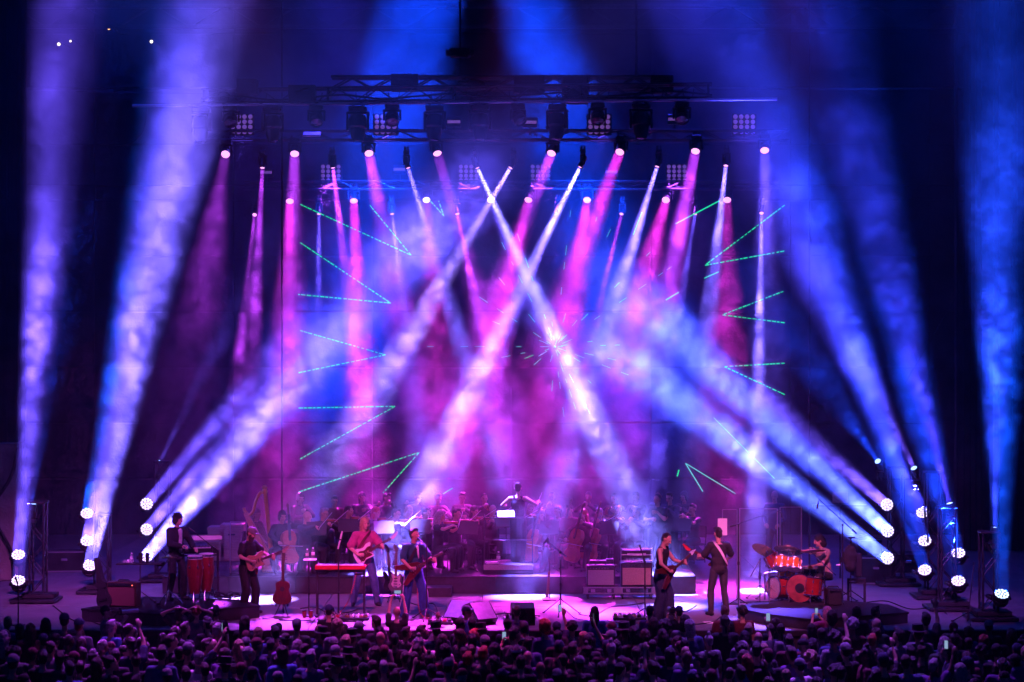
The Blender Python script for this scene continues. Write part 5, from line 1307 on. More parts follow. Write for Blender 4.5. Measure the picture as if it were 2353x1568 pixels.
def rear_cases():
    for i, (px, Y, w, h, d, l) in enumerate(((2010, 5.6, .9, .62, .5, 'dark equipment case behind the drum riser at right'), (2085, 7.6, 1.0, .5, .6, 'low dark case behind the light towers at right'), (150, 8.0, .9, .5, .5, 'low dark case behind the light towers at left'), (1990, 7.0, .6, .9, .5, 'tall dark case behind the drum riser at right'))):
        t = thing('equipment_case', l, 'case', (X(px, Y), Y, .001), rnd.uniform(-.2, .2), 'dark road cases at the back')
        MB().box((0, 0, h / 2), (w, d, h), bev=.015).build('body', M['black_cloth'], t)
        for z in (.02, h - .02): MB().box((0, -d / 2 - .004, z), (w + .01, .014, .03)).build('edge_rail', M['alu'], t)
        MB().box((0, -d / 2 - .008, h * .6), (.14, .016, .06), bev=.004).build('latch', M['chrome'], t)
rear_cases()
mic_stand('short_microphone_stand', 'thin microphone stand in front of the leftmost light tower', on_floor(42, 1437), .78, None, ((.0, 0, .74), (-.05, -.02, .95)), legs=False)
mic_stand('slanted_microphone_stand', 'thin slanted stand before the tower nearest the right edge', on_floor(2226, 1432), .2, ((-.02, 0, .05), (.13, .1, 1.2)), None)

# ------------------------------------------------------------------ the orchestra
OR = .381; RR = .551
def chair(label, loc, rotz):
    t = thing('orchestra_chair', label, 'chair', loc, rotz, 'black chairs under the orchestra')
    put('seat', cached('cs', lambda: MB().box((0, .04, .43), (.42, .42, .04), bev=.012).mesh('seat', M['black_cloth'])), t)
    put('backrest', cached('cb', lambda: MB().box((0, .25, .72), (.40, .03, .28), bev=.012).mesh('backrest', M['black_cloth'])), t)
    lm = cached('clg', lambda: MB().cyl((0, 0, 0), (0, 0, .42), .013, n=6).mesh('leg', M['black_metal']))
    for a in (-1, 1):
        for b in (-.13, .22): put('leg', lm, t, loc=(a * .18, b, 0))
    up = cached('cup', lambda: MB().cyl((0, .24, .42), (0, .25, .86), .012, n=6).mesh('upright', M['black_metal']))
    for a in (-1, 1): put('upright', up, t, loc=(a * .18, 0, 0))
VIOL = spline([(-.17, 0), (-.16, .07), (-.10, .1), (-.05, .075), (.0, .06), (.05, .07), (.10, .083), (.17, .055), (.18, 0), (.17, -.055), (.10, -.083), (.05, -.07), (0, -.06), (-.05, -.075), (-.10, -.1), (-.16, -.07)], 2)
def violin(label, mw, k=1.0, name='violin'):
    t = thing(name, label, name, mw=mw @ Matrix.Scale(k, 4), group=name + 's in the orchestra')
    put('body', cached(('vb', name), lambda: MB().prism(VIOL, .04).mesh('body', M['wood_violin'], 40)), t)
    put('neck', cached('vn', lambda: MB().box((.30, -.02, 0), (.26, .022, .026), bev=.005).ell((.44, -.02, 0), (.03, .02, .02), 8, 6).mesh('neck', M['wood_dark'])), t)
    put('fingerboard', cached('vf', lambda: MB().box((.22, -.036, 0), (.30, .008, .034)).mesh('fingerboard', M['black_paint'])), t)
    put('bridge', cached('vbr', lambda: MB().box((-.02, -.035, 0), (.006, .03, .045)).mesh('bridge', M['wood_light'])), t)
    return t
def bow(label, a, b, mw):
    t = thing('bow', label, 'bow', mw=mw, group='bows in the orchestra')
    a = Vector(a); b = Vector(b)
    MB().tube([a, a.lerp(b, .5) + Vector((0, 0, -.012)), b], .007, 5).build('stick', M['wood_red'], t); MB().tube([a + Vector((0, -.02, -.02)), b + Vector((0, -.008, -.012))], .005, 4).build('hair_band', M['paper'], t); MB().box(a + Vector((0, -.008, -.01)), (.03, .02, .03)).build('frog', M['black_plastic'], t)
def pipe(name, label, a, b, m, mw, flare=.0, r=.012, keys=True):
    t = thing(name, label, name.replace('_', ' '), mw=mw, group='wind instruments in the orchestra')
    a = Vector(a); b = Vector(b)
    MB().tube([a, a.lerp(b, .8), a.lerp(b, .9), b], [r * .6, r, r * (1 + flare * .3), r * (1 + flare)], 10).build('tube', M[m], t)
    if keys:
        for u in (.3, .45, .6): MB().ell(a.lerp(b, u) + Vector((0, -r, 0)), (.009, .007, .009), 6, 5).build('key', M['chrome'], t)
    if name in ('trumpet', 'trombone'):
        c = a.lerp(b, .45); d = Vector((0, 0, -.07))
        MB().tube(spline([a.lerp(b, .2), a.lerp(b, .2) + d, b.lerp(a, .3) + d, b.lerp(a, .3)], 4, False), r * .6, 6).build('loop', M[m], t)
        MB().box(c + d * .5, (.05, .03, .09), bev=.008).build('valves', M[m], t)
def horn(label, mw):
    t = thing('french_horn', label, 'french horn', mw=mw, group='wind instruments in the orchestra')
    for r, y in ((.13, 0), (.105, .02), (.08, 0)): MB().tube([(r * math.cos(a), y, r * math.sin(a)) for a in [k * math.pi / 10 for k in range(21)]], .012, 6).build('coil', M['brass'], t)
    MB().tube([(.1, 0, -.06), (.02, .05, -.16), (-.1, .1, -.2), (-.2, .12, -.2)], [.015, .03, .07, .14], 14).build('bell', M['brass'], t)
    MB().tube([(.05, 0, .12), (.0, .12, .2), (-.02, .22, .24)], .008, 6).build('mouthpipe', M['brass'], t)
def cello(label, mw):
    t = thing('cello', label, 'cello', mw=mw, group='large stringed instruments')
    MB().prism([(x * 2.15, z * 2.1) for x, z in VIOL], .13).build('body', M['wood_violin'], t, 40)
    MB().box((.66, -.06, 0), (.56, .035, .045), bev=.008).ell((.96, -.05, 0), (.06, .03, .035), 8, 6).build('neck', M['wood_dark'], t)
    MB().box((.45, -.085, 0), (.6, .012, .06)).build('fingerboard', M['black_paint'], t); MB().box((-.05, -.09, 0), (.01, .05, .1)).build('bridge', M['wood_light'], t); MB().cyl((-.36, 0, 0), (-.52, 0, 0), .008, n=6).build('end_pin', M['chrome'], t)
def music_stand(label, loc, rotz, lit=False):
    t = thing('music_stand', label, 'music stand', loc, rotz, 'black music stands in the orchestra')
    MB().cyl((0, 0, .05), (0, 0, .92), .012, n=6).build('stem', M['black_metal'], t)
    q = Matrix.Translation((0, 0, 1.0)) @ Matrix.Rotation(R(-24), 4, 'X')
    put('desk', cached('msd', lambda: MB().box((0, 0, 0), (.46, .015, .30), q).box((0, .03, -.15), (.46, .06, .012), q).mesh('desk', M['black_metal'])), t)
    put('sheet_music', cached('msp', lambda: MB().box((-.105, .012, .01), (.20, .004, .27), q).box((.105, .012, .01), (.20, .004, .27), q).mesh('sheet_music', M['paper'])), t)
    lm = cached('msl', lambda: MB().tube([(0, 0, .16), (.24, 0, .01)], .009, 5).mesh('leg', M['black_metal']))
    for k in range(3): put('leg', lm, t, rot=(0, 0, k * 2.094))
SEAT = dict(pelvis=(0, .04, .535), footR=(-.14, -.36, .09), footL=(.14, -.36, .09), kneeR=(-.2, -1, .7), kneeL=(.2, -1, .7))
def player(label, px, Y, base, face, inst, hair=('short', 'black'), skin=0, top='black', stand_up=False, glasses=False, build=1.0, sleeve=True, nod=6, beard=None, what=None):
    loc = Vector((X(px, Y), Y, base)); z0 = .415 if stand_up else 0
    base_pose = dict(STAND) if stand_up else dict(SEAT)
    base_pose.update(lean=4, nod=nod)
    S = lambda x, y, z: Vector((x, y, z + z0))
    if inst in ('violin', 'viola'):
        base_pose.update(yaw=22, tilt=8, handL=S(.34, -.42, 1.02), elbowL=(.4, -.2, -1), hdirL=(-.2, -.3, .8), palmL=(-.6, .6, .3), curlL=.9, handR=S(-.14, -.38, 1.06), elbowR=(-1, .1, -.3), hdirR=(.5, -.8, -.2), palmR=(.2, 0, -1), curlR=.7)
    elif inst in ('clarinet', 'oboe'):
        base_pose.update(handL=S(.05, -.20, .98), elbowL=(1, .3, -.6), hdirL=(-.6, -.5, 0), palmL=(-.5, .6, 0), curlL=.8, handR=S(-.05, -.27, .82), elbowR=(-1, .3, -.6), hdirR=(.6, -.5, 0), palmR=(.5, .6, 0), curlR=.8)
    elif inst == 'flute':
        base_pose.update(yaw=25, handL=S(.02, -.24, 1.14), elbowL=(.7, -.3, -1), hdirL=(-.6, -.3, .5), palmL=(-.3, .8, .2), curlL=.8, handR=S(-.36, -.22, 1.10), elbowR=(-.7, -.3, -1), hdirR=(.5, -.3, .6), palmR=(.2, .8, .2), curlR=.8)
    elif inst in ('trumpet', 'trombone'):
        base_pose.update(nod=-2, handL=S(.06, -.30, 1.10), elbowL=(1, 0, -.7), hdirL=(-.6, -.5, .4), palmL=(-.6, .5, 0), curlL=.9, handR=S(-.06, -.34, 1.08), elbowR=(-1, 0, -.7), hdirR=(.6, -.5, .4), palmR=(.6, .5, 0), curlR=.9)
    elif inst == 'french_horn':
        base_pose.update(handL=S(.12, -.25, .98), elbowL=(1, .2, -.6), hdirL=(-.5, -.6, .2), palmL=(-.5, .6, 0), handR=S(-.16, -.10, .76), elbowR=(-1, .3, -.3), hdirR=(.4, -.6, 0), palmR=(1, 0, 0))
    elif inst == 'cello':
        base_pose.update(kneeR=(-1, -1, .6), kneeL=(1, -1, .6), footR=(-.30, -.30, .09), footL=(.30, -.30, .09), handL=S(.14, -.16, 1.06), elbowL=(1, 0, -.2), hdirL=(-.5, -.3, .6), palmL=(-.6, .5, 0), handR=S(-.24, -.34, .72), elbowR=(-1, .2, 0), hdirR=(.4, -.6, -.3), palmR=(0, 0, -1))
    elif inst == 'rest':
        base_pose.update(handL=S(.14, -.28, .62), handR=S(-.14, -.28, .62), palmL=(0, 0, -1), palmR=(0, 0, -1))
    o, J = person(label, loc, R(face), base_pose, skin=skin, hair=hair, shirt=dict(m=top, loose=.018, hem=-.05, long=sleeve), trousers=dict(m='black', wide=.02), voxel=.0155, glasses=glasses, build=build, beard=(HAIR[beard], 1) if beard else None)
    mw = at(o); w = what or label.split(' ')[0]
    if inst in ('violin', 'viola'):
        a = J['neck'] + Vector((.06, -.09, .035)); n = (Vector(base_pose['handL']) + Vector((0, -.0, .07)) - a).normalized()
        violin('violin of the ' + w, mw @ frame(a + n * .17, n, (.25, -.3, .9)))
        bow('bow of the ' + w, (-.12, -.47, 1.04 + z0), (.42, -.40, 1.34 + z0), mw)
    elif inst in ('clarinet', 'oboe'):
        hd = J['head'] + J['hrot'] @ Vector((0, -.10, -.065)); pipe('clarinet', 'clarinet of the ' + w, hd, (0, -.36, .68 + z0), 'black_paint', mw, 1.4, .013)
    elif inst == 'flute':
        hd = J['head'] + J['hrot'] @ Vector((.06, -.105, -.065)); pipe('flute', 'flute of the ' + w, hd, hd + Vector((-.52, .02, -.06)), 'chrome', mw, .0, .012)
    elif inst in ('trumpet', 'trombone'):
        hd = J['head'] + J['hrot'] @ Vector((0, -.11, -.065)); pipe(inst, inst + ' of the ' + w, hd, hd + Vector((.03, -.50, -.10)), 'brass', mw, 4.2, .013)
    elif inst == 'french_horn':
        horn('french horn of the ' + w, mw @ Matrix.Translation((-.02, -.26, .95 + z0)))
    elif inst == 'cello':
        cello('cello of the ' + w, mw @ frame((.02, -.34, .56 + z0), (.08, .30, .95), (0, -1, .35))); bow('bow of the ' + w, (-.26, -.45, .66 + z0), (.40, -.46, .60 + z0), mw)
    if not stand_up: chair('black chair under the ' + w, loc, R(face))
    return o
PL = [
 ('dark haired bassist in black standing left of the pole', 648, 4.6, OR, 30, 'cello', ('shaggy', 'black'), 1, 'black', dict(what='dark haired bassist left of the pole', stand_up=False)),
 ('bald violinist in black at the left of the orchestra', 703, 4.5, OR, 55, 'violin', None, 0, 'charcoal', dict(what='bald violinist at left', build=1.1)),
 ('grey haired violinist between the bald one and the pole of music', 742, 5.3, OR, 40, 'violin', ('short', 'grey'), 0, 'black', dict(what='grey haired violinist at left', glasses=True)),
 ('large man in glasses standing at the rear left of the orchestra', 768, 7.4, OR + .12, 18, 'rest', ('short', 'black'), 1, 'maroon', dict(what='large man in glasses', glasses=True, build=1.2, nod=8)),
 ('flutist with raised flute on the rear riser left of the singer', 888, 7.6, RR, 30, 'flute', ('short', 'black'), 1, 'black', dict(what='rear flutist left of the singer')),
 ('red haired violinist just behind the pink shirted guitarist', 862, 5.6, OR, 35, 'violin', ('bob', 'red'), 0, 'black', dict(what='red haired violinist')),
 ('violinist in glasses and white collar left of the singer', 908, 5.2, OR, 40, 'violin', ('short', 'brown'), 0, 'charcoal', dict(what='violinist in glasses left of the singer', glasses=True)),
 ('fair haired violinist close behind the left shoulder of the singer', 938, 5.9, OR, 25, 'violin', ('bob', 'fair'), 0, 'black', dict(what='fair violinist behind the singer')),
 ('woman violinist with long grey hair and bare feet right of the singer', 1010, 4.6, OR, 72, 'violin', ('long', 'grey'), 0, 'black', dict(what='long grey haired violinist', sleeve=False)),
 ('violinist with dark hair and raised bow right of the singer', 1046, 5.2, OR, 40, 'violin', ('short', 'black'), 1, 'black', dict(what='dark violinist with raised bow')),
 ('oboist on the rear riser behind the raised bow', 1006, 7.4, RR, 20, 'clarinet', ('short', 'grey'), 0, 'black', dict(what='rear oboist right of the singer')),
 ('trumpeter on the rear riser left of the conductor', 1113, 7.4, RR, 8, 'trumpet', ('crop', 'brown'), 0, 'charcoal', dict(what='rear trumpeter left of the conductor')),
 ('violinist with a bob seated left of the podium', 1088, 5.9, OR, 20, 'violin', ('bob', 'brown'), 0, 'black', dict(what='bob haired violinist left of the podium')),
 ('bald viola player seen over the left corner of the podium', 1130, 6.3, OR, 5, 'viola', None, 0, 'black', dict(what='bald viola player behind the podium')),
 ('young woman in black with white collar right of the podium', 1243, 5.0, OR, -40, 'cello', ('ponytail', 'black'), 1, 'black', dict(what='young cellist right of the podium')),
 ('woodwind player with tilted head behind the pale tilted microphone', 1282, 5.9, OR, -30, 'clarinet', ('short', 'brown'), 0, 'charcoal', dict(what='clarinettist behind the tilted microphone')),
 ('cellist with long red hair left of the amplifiers', 1342, 5.0, OR, -45, 'cello', ('long', 'red'), 0, 'black', dict(what='red haired cellist')),
 ('bearded cellist in grey sitting above the short amplifier', 1378, 5.3, OR, -40, 'cello', ('short', 'grey'), 0, 'charcoal', dict(what='bearded cellist above the short amplifier', build=1.15, beard='grey')),
 ('french horn player on the rear riser above the amplifiers', 1412, 7.4, RR, -20, 'french_horn', ('short', 'brown'), 0, 'black', dict(what='rear horn player')),
 ('trumpeter with pale shirt above the tall amplifier', 1462, 5.6, OR, -25, 'trumpet', ('short', 'grey'), 0, 'grey', dict(what='trumpeter above the tall amplifier')),
 ('standing clarinettist in black left of the tank top guitarist', 1512, 5.4, OR - .1, -25, 'clarinet', ('crop', 'black'), 1, 'black', dict(what='standing clarinettist', stand_up=True, sleeve=False)),
 ('tall man on the rear riser behind the standing clarinettist', 1513, 8.2, RR, -10, 'rest', ('crop', 'brown'), 1, 'black', dict(what='tall man behind the clarinettist')),
 ('standing saxophonist in glasses behind the tank top guitarist', 1541, 5.9, OR - .1, -30, 'clarinet', ('short', 'brown'), 0, 'charcoal', dict(what='standing player in glasses', stand_up=True, glasses=True)),
 ('trumpeter in the blue haze between the two right guitarists', 1592, 6.4, OR, -50, 'trumpet', ('short', 'black'), 1, 'black', dict(what='trumpeter in the blue haze', sleeve=False)),
 ('tall bald percussionist standing in the haze behind the drum kit', 1781, 6.2, .30, -20, 'rest', None, 1, 'navy', dict(what='tall bald percussionist', stand_up=True)),
 ('bassoonist at the far left of the rear riser', 690, 7.6, RR, 30, 'clarinet', ('shaggy', 'brown'), 0, 'black', dict(what='bassoonist far left')),
 ('oboist on the rear riser behind the pink shirted guitarist', 832, 7.8, RR, 20, 'clarinet', ('bob', 'black'), 1, 'black', dict(what='oboist behind the pink shirt')),
 ('violinist half hidden behind the pale music stand left of the singer', 800, 5.9, OR, 35, 'violin', ('ponytail', 'brown'), 0, 'black', dict(what='violinist by the pale stand')),
 ('flutist on the rear riser behind the head of the singer', 958, 7.9, RR, 18, 'flute', ('short', 'grey'), 0, 'charcoal', dict(what='flutist behind the singer')),
 ('viola player low behind the right shoulder of the singer', 976, 5.4, OR, 40, 'viola', ('bun', 'black'), 1, 'black', dict(what='viola player by the singer')),
 ('clarinettist on the rear riser left of the trumpeter', 1062, 7.8, RR, 10, 'clarinet', ('short', 'brown'), 0, 'black', dict(what='clarinettist left of the trumpeter')),
 ('viola player in front of the conductor, right of the podium', 1218, 6.6, OR, -15, 'viola', ('bob', 'fair'), 0, 'black', dict(what='viola player right of the podium')),
 ('trombonist on the rear riser right of the conductor', 1268, 7.9, RR, -10, 'trombone', ('crop', 'black'), 2, 'black', dict(what='trombonist right of the conductor')),
 ('cellist between the tilted microphone and the red haired cellist', 1310, 6.2, OR, -35, 'cello', ('short', 'black'), 1, 'black', dict(what='cellist behind the tilted microphone')),
 ('trombonist on the rear riser over the red haired cellist', 1352, 7.9, RR, -15, 'trombone', ('short', 'grey'), 0, 'charcoal', dict(what='trombonist over the red haired cellist')),
 ('hornist in the haze at the right of the rear riser', 1462, 7.9, RR, -25, 'french_horn', ('short', 'black'), 0, 'black', dict(what='hornist right on the rear riser')),
 ('violist with a bun between the two amplifiers', 1420, 5.9, OR, -30, 'viola', ('bun', 'brown'), 0, 'black', dict(what='violist between the amplifiers')),
 ('clarinettist far right on the rear riser', 1572, 8.0, RR, -30, 'clarinet', ('shaggy', 'black'), 1, 'black', dict(what='clarinettist far right')),
]
for l, px, Y, b, f, inst, hair, sk, top, kw in PL:
    player(l, px, Y, b, f, inst, hair, sk, top, **kw)
for px, Y, f, l in ((727, 4.35, 180, 'music stand before the bald violinist'), (800, 5.0, 190, 'music stand behind the pink shirted guitarist'), (882, 4.6, 190, 'music stand left of the singer, in the orchestra'), (966, 4.9, 180, 'music stand just behind the singer'), (1075, 4.5, 170, 'music stand before the violinist with raised bow'), (1108, 6.6, 175, 'music stand left of the conductor'), (1262, 4.6, 160, 'music stand before the young cellist'), (1310, 5.2, 160, 'music stand left of the red haired cellist'), (1400, 4.5, 150, 'music stand above the short amplifier'), (1440, 6.6, 160, 'music stand before the rear horn player'), (1567, 5.2, 150, 'music stand right of the tank top guitarist')):
    music_stand(l, (X(px, Y), Y, RR if Y > 6.8 else OR), R(f + 180))
# conductor and her podium
CX, CY = X(1168, 4.3), 4.6
def podium():
    t = thing('podium', 'black conducting podium with a pale front edge and rails', 'podium', (CX, CY, OR))
    MB().box((0, 0, .11), (1.12, .95, .22), bev=.006).build('platform', M['riser_black'], t)
    MB().box((0, -.485, .15), (1.10, .02, .115), bev=.004).build('pale_edge', M['grille_grey'], t)
    pm = MB().cyl((0, 0, 0), (0, 0, 1.04), .012, n=8).mesh('post', M['dark_steel'])
    for a in (-.54, .54):
        for b in (-.44, .44): put('post', pm, t, loc=(a, b, .22))
    rm = MB().cyl((-.54, 0, 0), (.54, 0, 0), .011, n=8).mesh('rail', M['dark_steel'])
    for z in (.75, 1.24): put('rail', rm, t, loc=(0, -.44, z))
    sr = MB().cyl((0, -.44, 0), (0, .44, 0), .011, n=8).mesh('side_rail', M['dark_steel'])
    for a in (-.54, .54):
        for z in (.75, 1.24): put('side_rail', sr, t, loc=(a, 0, z))
podium()
cond, J = person('conductor in a sleeveless black dress with her back turned on the podium', (CX + .22, CY, OR + .22), R(172), dict(STAND, footR=(-.10, 0, .09), footL=(.12, -.02, .09), handR=(-.40, -.30, 1.30), elbowR=(-1, .2, -.6), hdirR=(-.2, -.8, .5), palmR=(0, 0, -1), handL=(.34, -.36, 1.22), elbowL=(1, .2, -.6), hdirL=(.1, -.9, .3), palmL=(0, 0, -1)), skin=0, hair=('bun', 'black'), shirt=dict(m='black', tank=True, loose=.012, hem=-.1, name='dress_top'), trousers=dict(m='black', skirt=True, wide=.02, name='dress_skirt', length=.75), voxel=.0135)
bt = thing('baton', 'thin white baton in the hand of the conductor', 'baton', mw=at(cond)); MB().tube([(-.42, -.38, 1.35), (-.46, -.66, 1.52)], [.006, .002], 5).build('shaft', M['white_paint'], bt); MB().ell((-.42, -.38, 1.35), (.012, .018, .012), 8, 6).build('grip', M['wood_light'], bt)
music_stand('conductor desk with a bright open score left of the conductor', (CX - .05, CY + .62, OR + .1), R(10))
sc_ = thing('open_score', 'bright open score lying over the rail of the podium', 'sheet music', (CX - .06, CY - .40, OR + 1.26), .1); MB().box((-.09, .05, .05), (.19, .26, .012), Matrix.Rotation(.45, 4, 'X')).build('page', M['paper'], sc_); MB().box((.10, .05, .06), (.19, .26, .012), Matrix.Rotation(.5, 4, 'X')).build('page', M['paper'], sc_)
bottle('steel water bottle on the podium beside the feet of the conductor', (CX - .22, CY - .25, OR + .221), .26, None)
nb = thing('notebook', 'white notebook lying on the podium', 'book', (CX - .36, CY - .3, OR + .222), .2); MB().box((0, 0, .012), (.26, .18, .022)).build('cover', M['paper'], nb); MB().box((0, 0, .027), (.24, .16, .006)).build('page_block', M['white_paint'], nb)
# harp
def harp():
    Y = 4.5
    t = thing('harp', 'tall gilded concert harp at the left of the orchestra', 'harp', (X(618, Y), Y, OR), R(-6))
    MB().tube([(.09, 0, .12), (-.09, 0, 1.80)], [.05, .042], 10).build('column', M['gold'], t)
    MB().lathe([(.06, 0), (.07, .05), (.05, .1), (.065, .15), (.03, .19), (0, .2)], 14, Matrix.Translation((-.10, 0, 1.76))).build('crown', M['gold'], t)
    MB().tube(spline([(-.09, 0, 1.78), (-.20, 0, 1.78), (-.30, 0, 1.60), (-.36, 0, 1.38), (-.46, 0, 1.28), (-.55, 0, 1.36), (-.57, 0, 1.44)], 5, False), .036, 8).build('neck', M['gold'], t)
    a, b = Vector((-.53, 0, 1.34)), Vector((.03, 0, .16)); d = (b - a).normalized(); nrm = Vector((d.z, 0, -d.x))
    q = frame((a + b) / 2, d, (0, -1, 0)); L = (b - a).length
    MB().add([(-L / 2, -.06, -.05), (L / 2, -.20, -.07), (L / 2, .20, -.07), (-L / 2, .06, -.05), (-L / 2, -.03, .04), (L / 2, -.12, .10), (L / 2, .12, .10), (-L / 2, .03, .04)], [(0, 1, 2, 3), (4, 7, 6, 5), (0, 4, 5, 1), (1, 5, 6, 2), (2, 6, 7, 3), (3, 7, 4, 0)], q).build('soundbox', M['wood_light'], t)
    MB().box((.05, 0, .08), (.34, .40, .15), bev=.03).build('base', M['gold'], t)
    st = MB(); nk = spline([(-.14, 0, 1.76), (-.22, 0, 1.74), (-.30, 0, 1.56), (-.36, 0, 1.36), (-.44, 0, 1.28)], 6, False)
    for i in range(22):
        u = i / 21 * (len(nk) - 1); k = min(len(nk) - 2, int(u)); p = Vector(nk[k]).lerp(Vector(nk[k + 1]), u - k); s2 = b.lerp(a, .06 + .84 * i / 21) + Vector((.04, 0, .04))
        st.tube([p, s2], .0025, 3)
    st.build('string', M['paper'], t)
    for k in range(4): MB().box((-.02 + .05 * k, -.22, .05), (.03, .08, .015)).build('pedal', M['brass'], t)
harp()
player('harpist in black half hidden behind the harp', 588, 5.1, OR, 60, 'rest', ('long', 'black'), 1, 'black', what='harpist behind the harp')
def stair_block(label, px, Y, w, h):
    t = thing('step_block', label, 'step', (X(px, Y), Y, .001)); MB().box((0, 0, h / 2), (w, .5, h), bev=.01).build('block', M['riser_side'], t); MB().box((0, -.24, h - .01), (w, .03, .026)).build('edge_strip', M['dark_steel'], t)
stair_block('low black step block against the riser right of the singer', 1006, 3.35, .62, .2)

# ------------------------------------------------------------------ the audience
PIT = -1.42
rail = thing('crowd_barrier', 'low steel barrier between the audience and the stage', 'barrier', (0, -2.55, PIT))
for z in (.62, 1.12): MB().cyl((-12, 0, z), (12, 0, z), .025, n=8).build('rail', M['alu'], rail)
bp_ = MB().cyl((0, 0, 0), (0, 0, 1.12), .022, n=8).mesh('post', M['alu'])
for i in range(13): put('post', bp_, rail, loc=(-12 + 2 * i, 0, 0))
tag(MB().box((0, -2.15, PIT + .16), (26, .62, .32), bev=.01).build('pit_platform', M['riser_side']), kind='structure')
CP = {
 'down': dict(STAND),
 'talk': dict(STAND, handR=(-.16, -.24, 1.02), hdirR=(.5, -.4, .3), handL=(.24, -.08, .86)),
 'phone': dict(STAND, handR=(-.09, -.40, 1.50), elbowR=(-.7, -.2, -1), hdirR=(.25, -.15, .9), palmR=(.8, 0, .1), handL=(.09, -.40, 1.50), elbowL=(.7, -.2, -1), hdirL=(-.25, -.15, .9), palmL=(-.8, 0, .1), curlR=.8, curlL=.8),
 'oneup': dict(STAND, handR=(-.20, -.26, 1.88), elbowR=(-.9, -.3, 0), hdirR=(.05, -.1, 1), palmR=(0, -1, 0), curlR=.35),
 'bothup': dict(STAND, handR=(-.13, -.22, 1.92), elbowR=(-1, .1, .2), hdirR=(.3, -.1, .9), palmR=(.6, -.5, 0), handL=(.13, -.22, 1.92), elbowL=(1, .1, .2), hdirL=(-.3, -.1, .9), palmL=(-.6, -.5, 0), curlR=.7, curlL=.7),
 'onhead': dict(STAND, handR=(-.10, .06, 1.74), elbowR=(-1, .2, .5), hdirR=(.8, .2, .4), palmR=(.2, 0, -1), handL=(.12, .06, 1.74), elbowL=(1, .2, .5), hdirL=(-.8, .2, .4), palmL=(-.2, 0, -1)),
}
cv = {}
for k, p in CP.items():
    for b in ((1.0, 1.14, .9) if k == 'down' else (1.0,)):
        J = skeleton(p)
        cv[(k, b)] = (J, body_mesh(J, p, .0185, SKIN[0], b), shirt_mesh(J, .021, CL['black'], b, sleeve=.6, loose=.016, hem=-.06), trousers_mesh(J, .024, CL['black'], b, wide=.014))
J0 = cv[('down', 1.0)][0]
CH = {s: hair_mesh(J0, s, .0155, HAIR['black']) for s in ('short', 'crop', 'shaggy', 'long', 'bob', 'bun', 'topknot', 'ponytail', 'curly', 'cap')}
capm = cap_mb(J0).mesh('cap', CL['black']); capb = cap_mb(J0, True).mesh('cap', CL['black'])
q_ = J0['hrot'].to_4x4(); q_.translation = J0['head']
bandm = MB().lathe([(.1, .04), (.102, .055), (.1, .07), (.09, .07), (.09, .04)], 18, q_ @ Matrix.Translation((0, .018, 0)) @ Matrix.Diagonal((.86, 1.07, 1, 1)), True).mesh('headband', CL['white'])
hatm = MB().lathe([(.16, .05), (.165, .055), (.1, .068), (.095, .17), (.06, .18), (0, .178)], 20, q_ @ Matrix.Translation((0, .015, 0))).mesh('hat', CL['black'])
phm = MB().box((0, 0, 0), (.078, .010, .155), bev=.004).mesh('phone_body', M['black_plastic']); phs = MB().box((0, .0065, 0), (.068, .002, .14)).mesh('screen', M['screen'])
def setm(o, m):
    o.material_slots[0].link = 'OBJECT'; o.material_slots[0].material = m
def fan(loc, rz, pose, build, style, hc, top, sk, hat=None, scale=1.0, headscale=None):
    J, bmesh_, smesh, tmesh = cv[(pose, build)]
    o = put('person', bmesh_, None, loc=loc, rot=(0, 0, rz)); o.scale = (scale,) * 3; setm(o, SKIN[sk]); o['category'] = 'person'
    s = put('shirt', smesh, o); setm(s, CL[top])
    t = put('trousers', tmesh, o); setm(t, CL[rnd.choice(('black', 'charcoal', 'denim'))])
    if style:
        h = put('hair', CH[style], o); setm(h, HAIR[hc])
    if hat == 'cap': setm(put('cap', capm, o), CL[rnd.choice(('black', 'navy', 'grey', 'maroon'))])
    if hat == 'backwards': setm(put('cap', capb, o), CL[rnd.choice(('black', 'navy', 'grey'))])
    if hat == 'band': put('headband', bandm, o)
    if hat == 'hat': put('hat', hatm, o)
    return o
def phone(o, pose, label):
    p = {'phone': (0, -.40, 1.63), 'oneup': (-.17, -.30, 2.02), 'bothup': (0, -.25, 2.06)}[pose]
    t = thing('phone', label, 'phone', mw=at(o) @ Matrix.Translation(p) @ Matrix.Rotation(R(90 if pose == 'bothup' else 0), 4, 'Y'), group='phones held up in the audience')
    put('phone_body', phm, t); put('screen', phs, t)
LAND = [(-400, 60, 'below the leftmost lamps'), (60, 150, 'below the leftmost tower'), (150, 235, 'below the second tower'), (235, 320, 'below the brown amplifier'), (320, 400, 'below the tray table'), (400, 490, 'below the congas'), (490, 545, 'below the cable heap'), (545, 610, 'below the guitarist in the cap'), (610, 690, 'below the red acoustic guitar'), (690, 750, 'below the drink stand'), (750, 815, 'below the red keyboard'), (815, 880, 'below the pink shirt'), (880, 925, 'below the spare guitars'), (925, 990, 'below the singer'), (990, 1050, 'right of the singer'), (1050, 1120, 'below the wedge pair'), (1120, 1180, 'below the podium'), (1180, 1240, 'below the conductor'), (1240, 1320, 'below the tilted microphone'), (1320, 1400, 'below the short amplifier'), (1400, 1480, 'below the tall amplifier'), (1480, 1550, 'below the tank top'), (1550, 1610, 'between the right guitarists'), (1610, 1690, 'below the turned guitarist'), (1690, 1760, 'below the tilted cymbal'), (1760, 1830, 'below the toms'), (1830, 1890, 'below the bass drum'), (1890, 1960, 'below the drummer'), (1960, 2030, 'below the hung bag'), (2030, 2100, 'below the drum riser tip'), (2100, 2170, 'below the right towers'), (2170, 2240, 'right of the right towers'), (2240, 2310, 'below the brightest lamp'), (2310, 2800, 'at the right edge')]
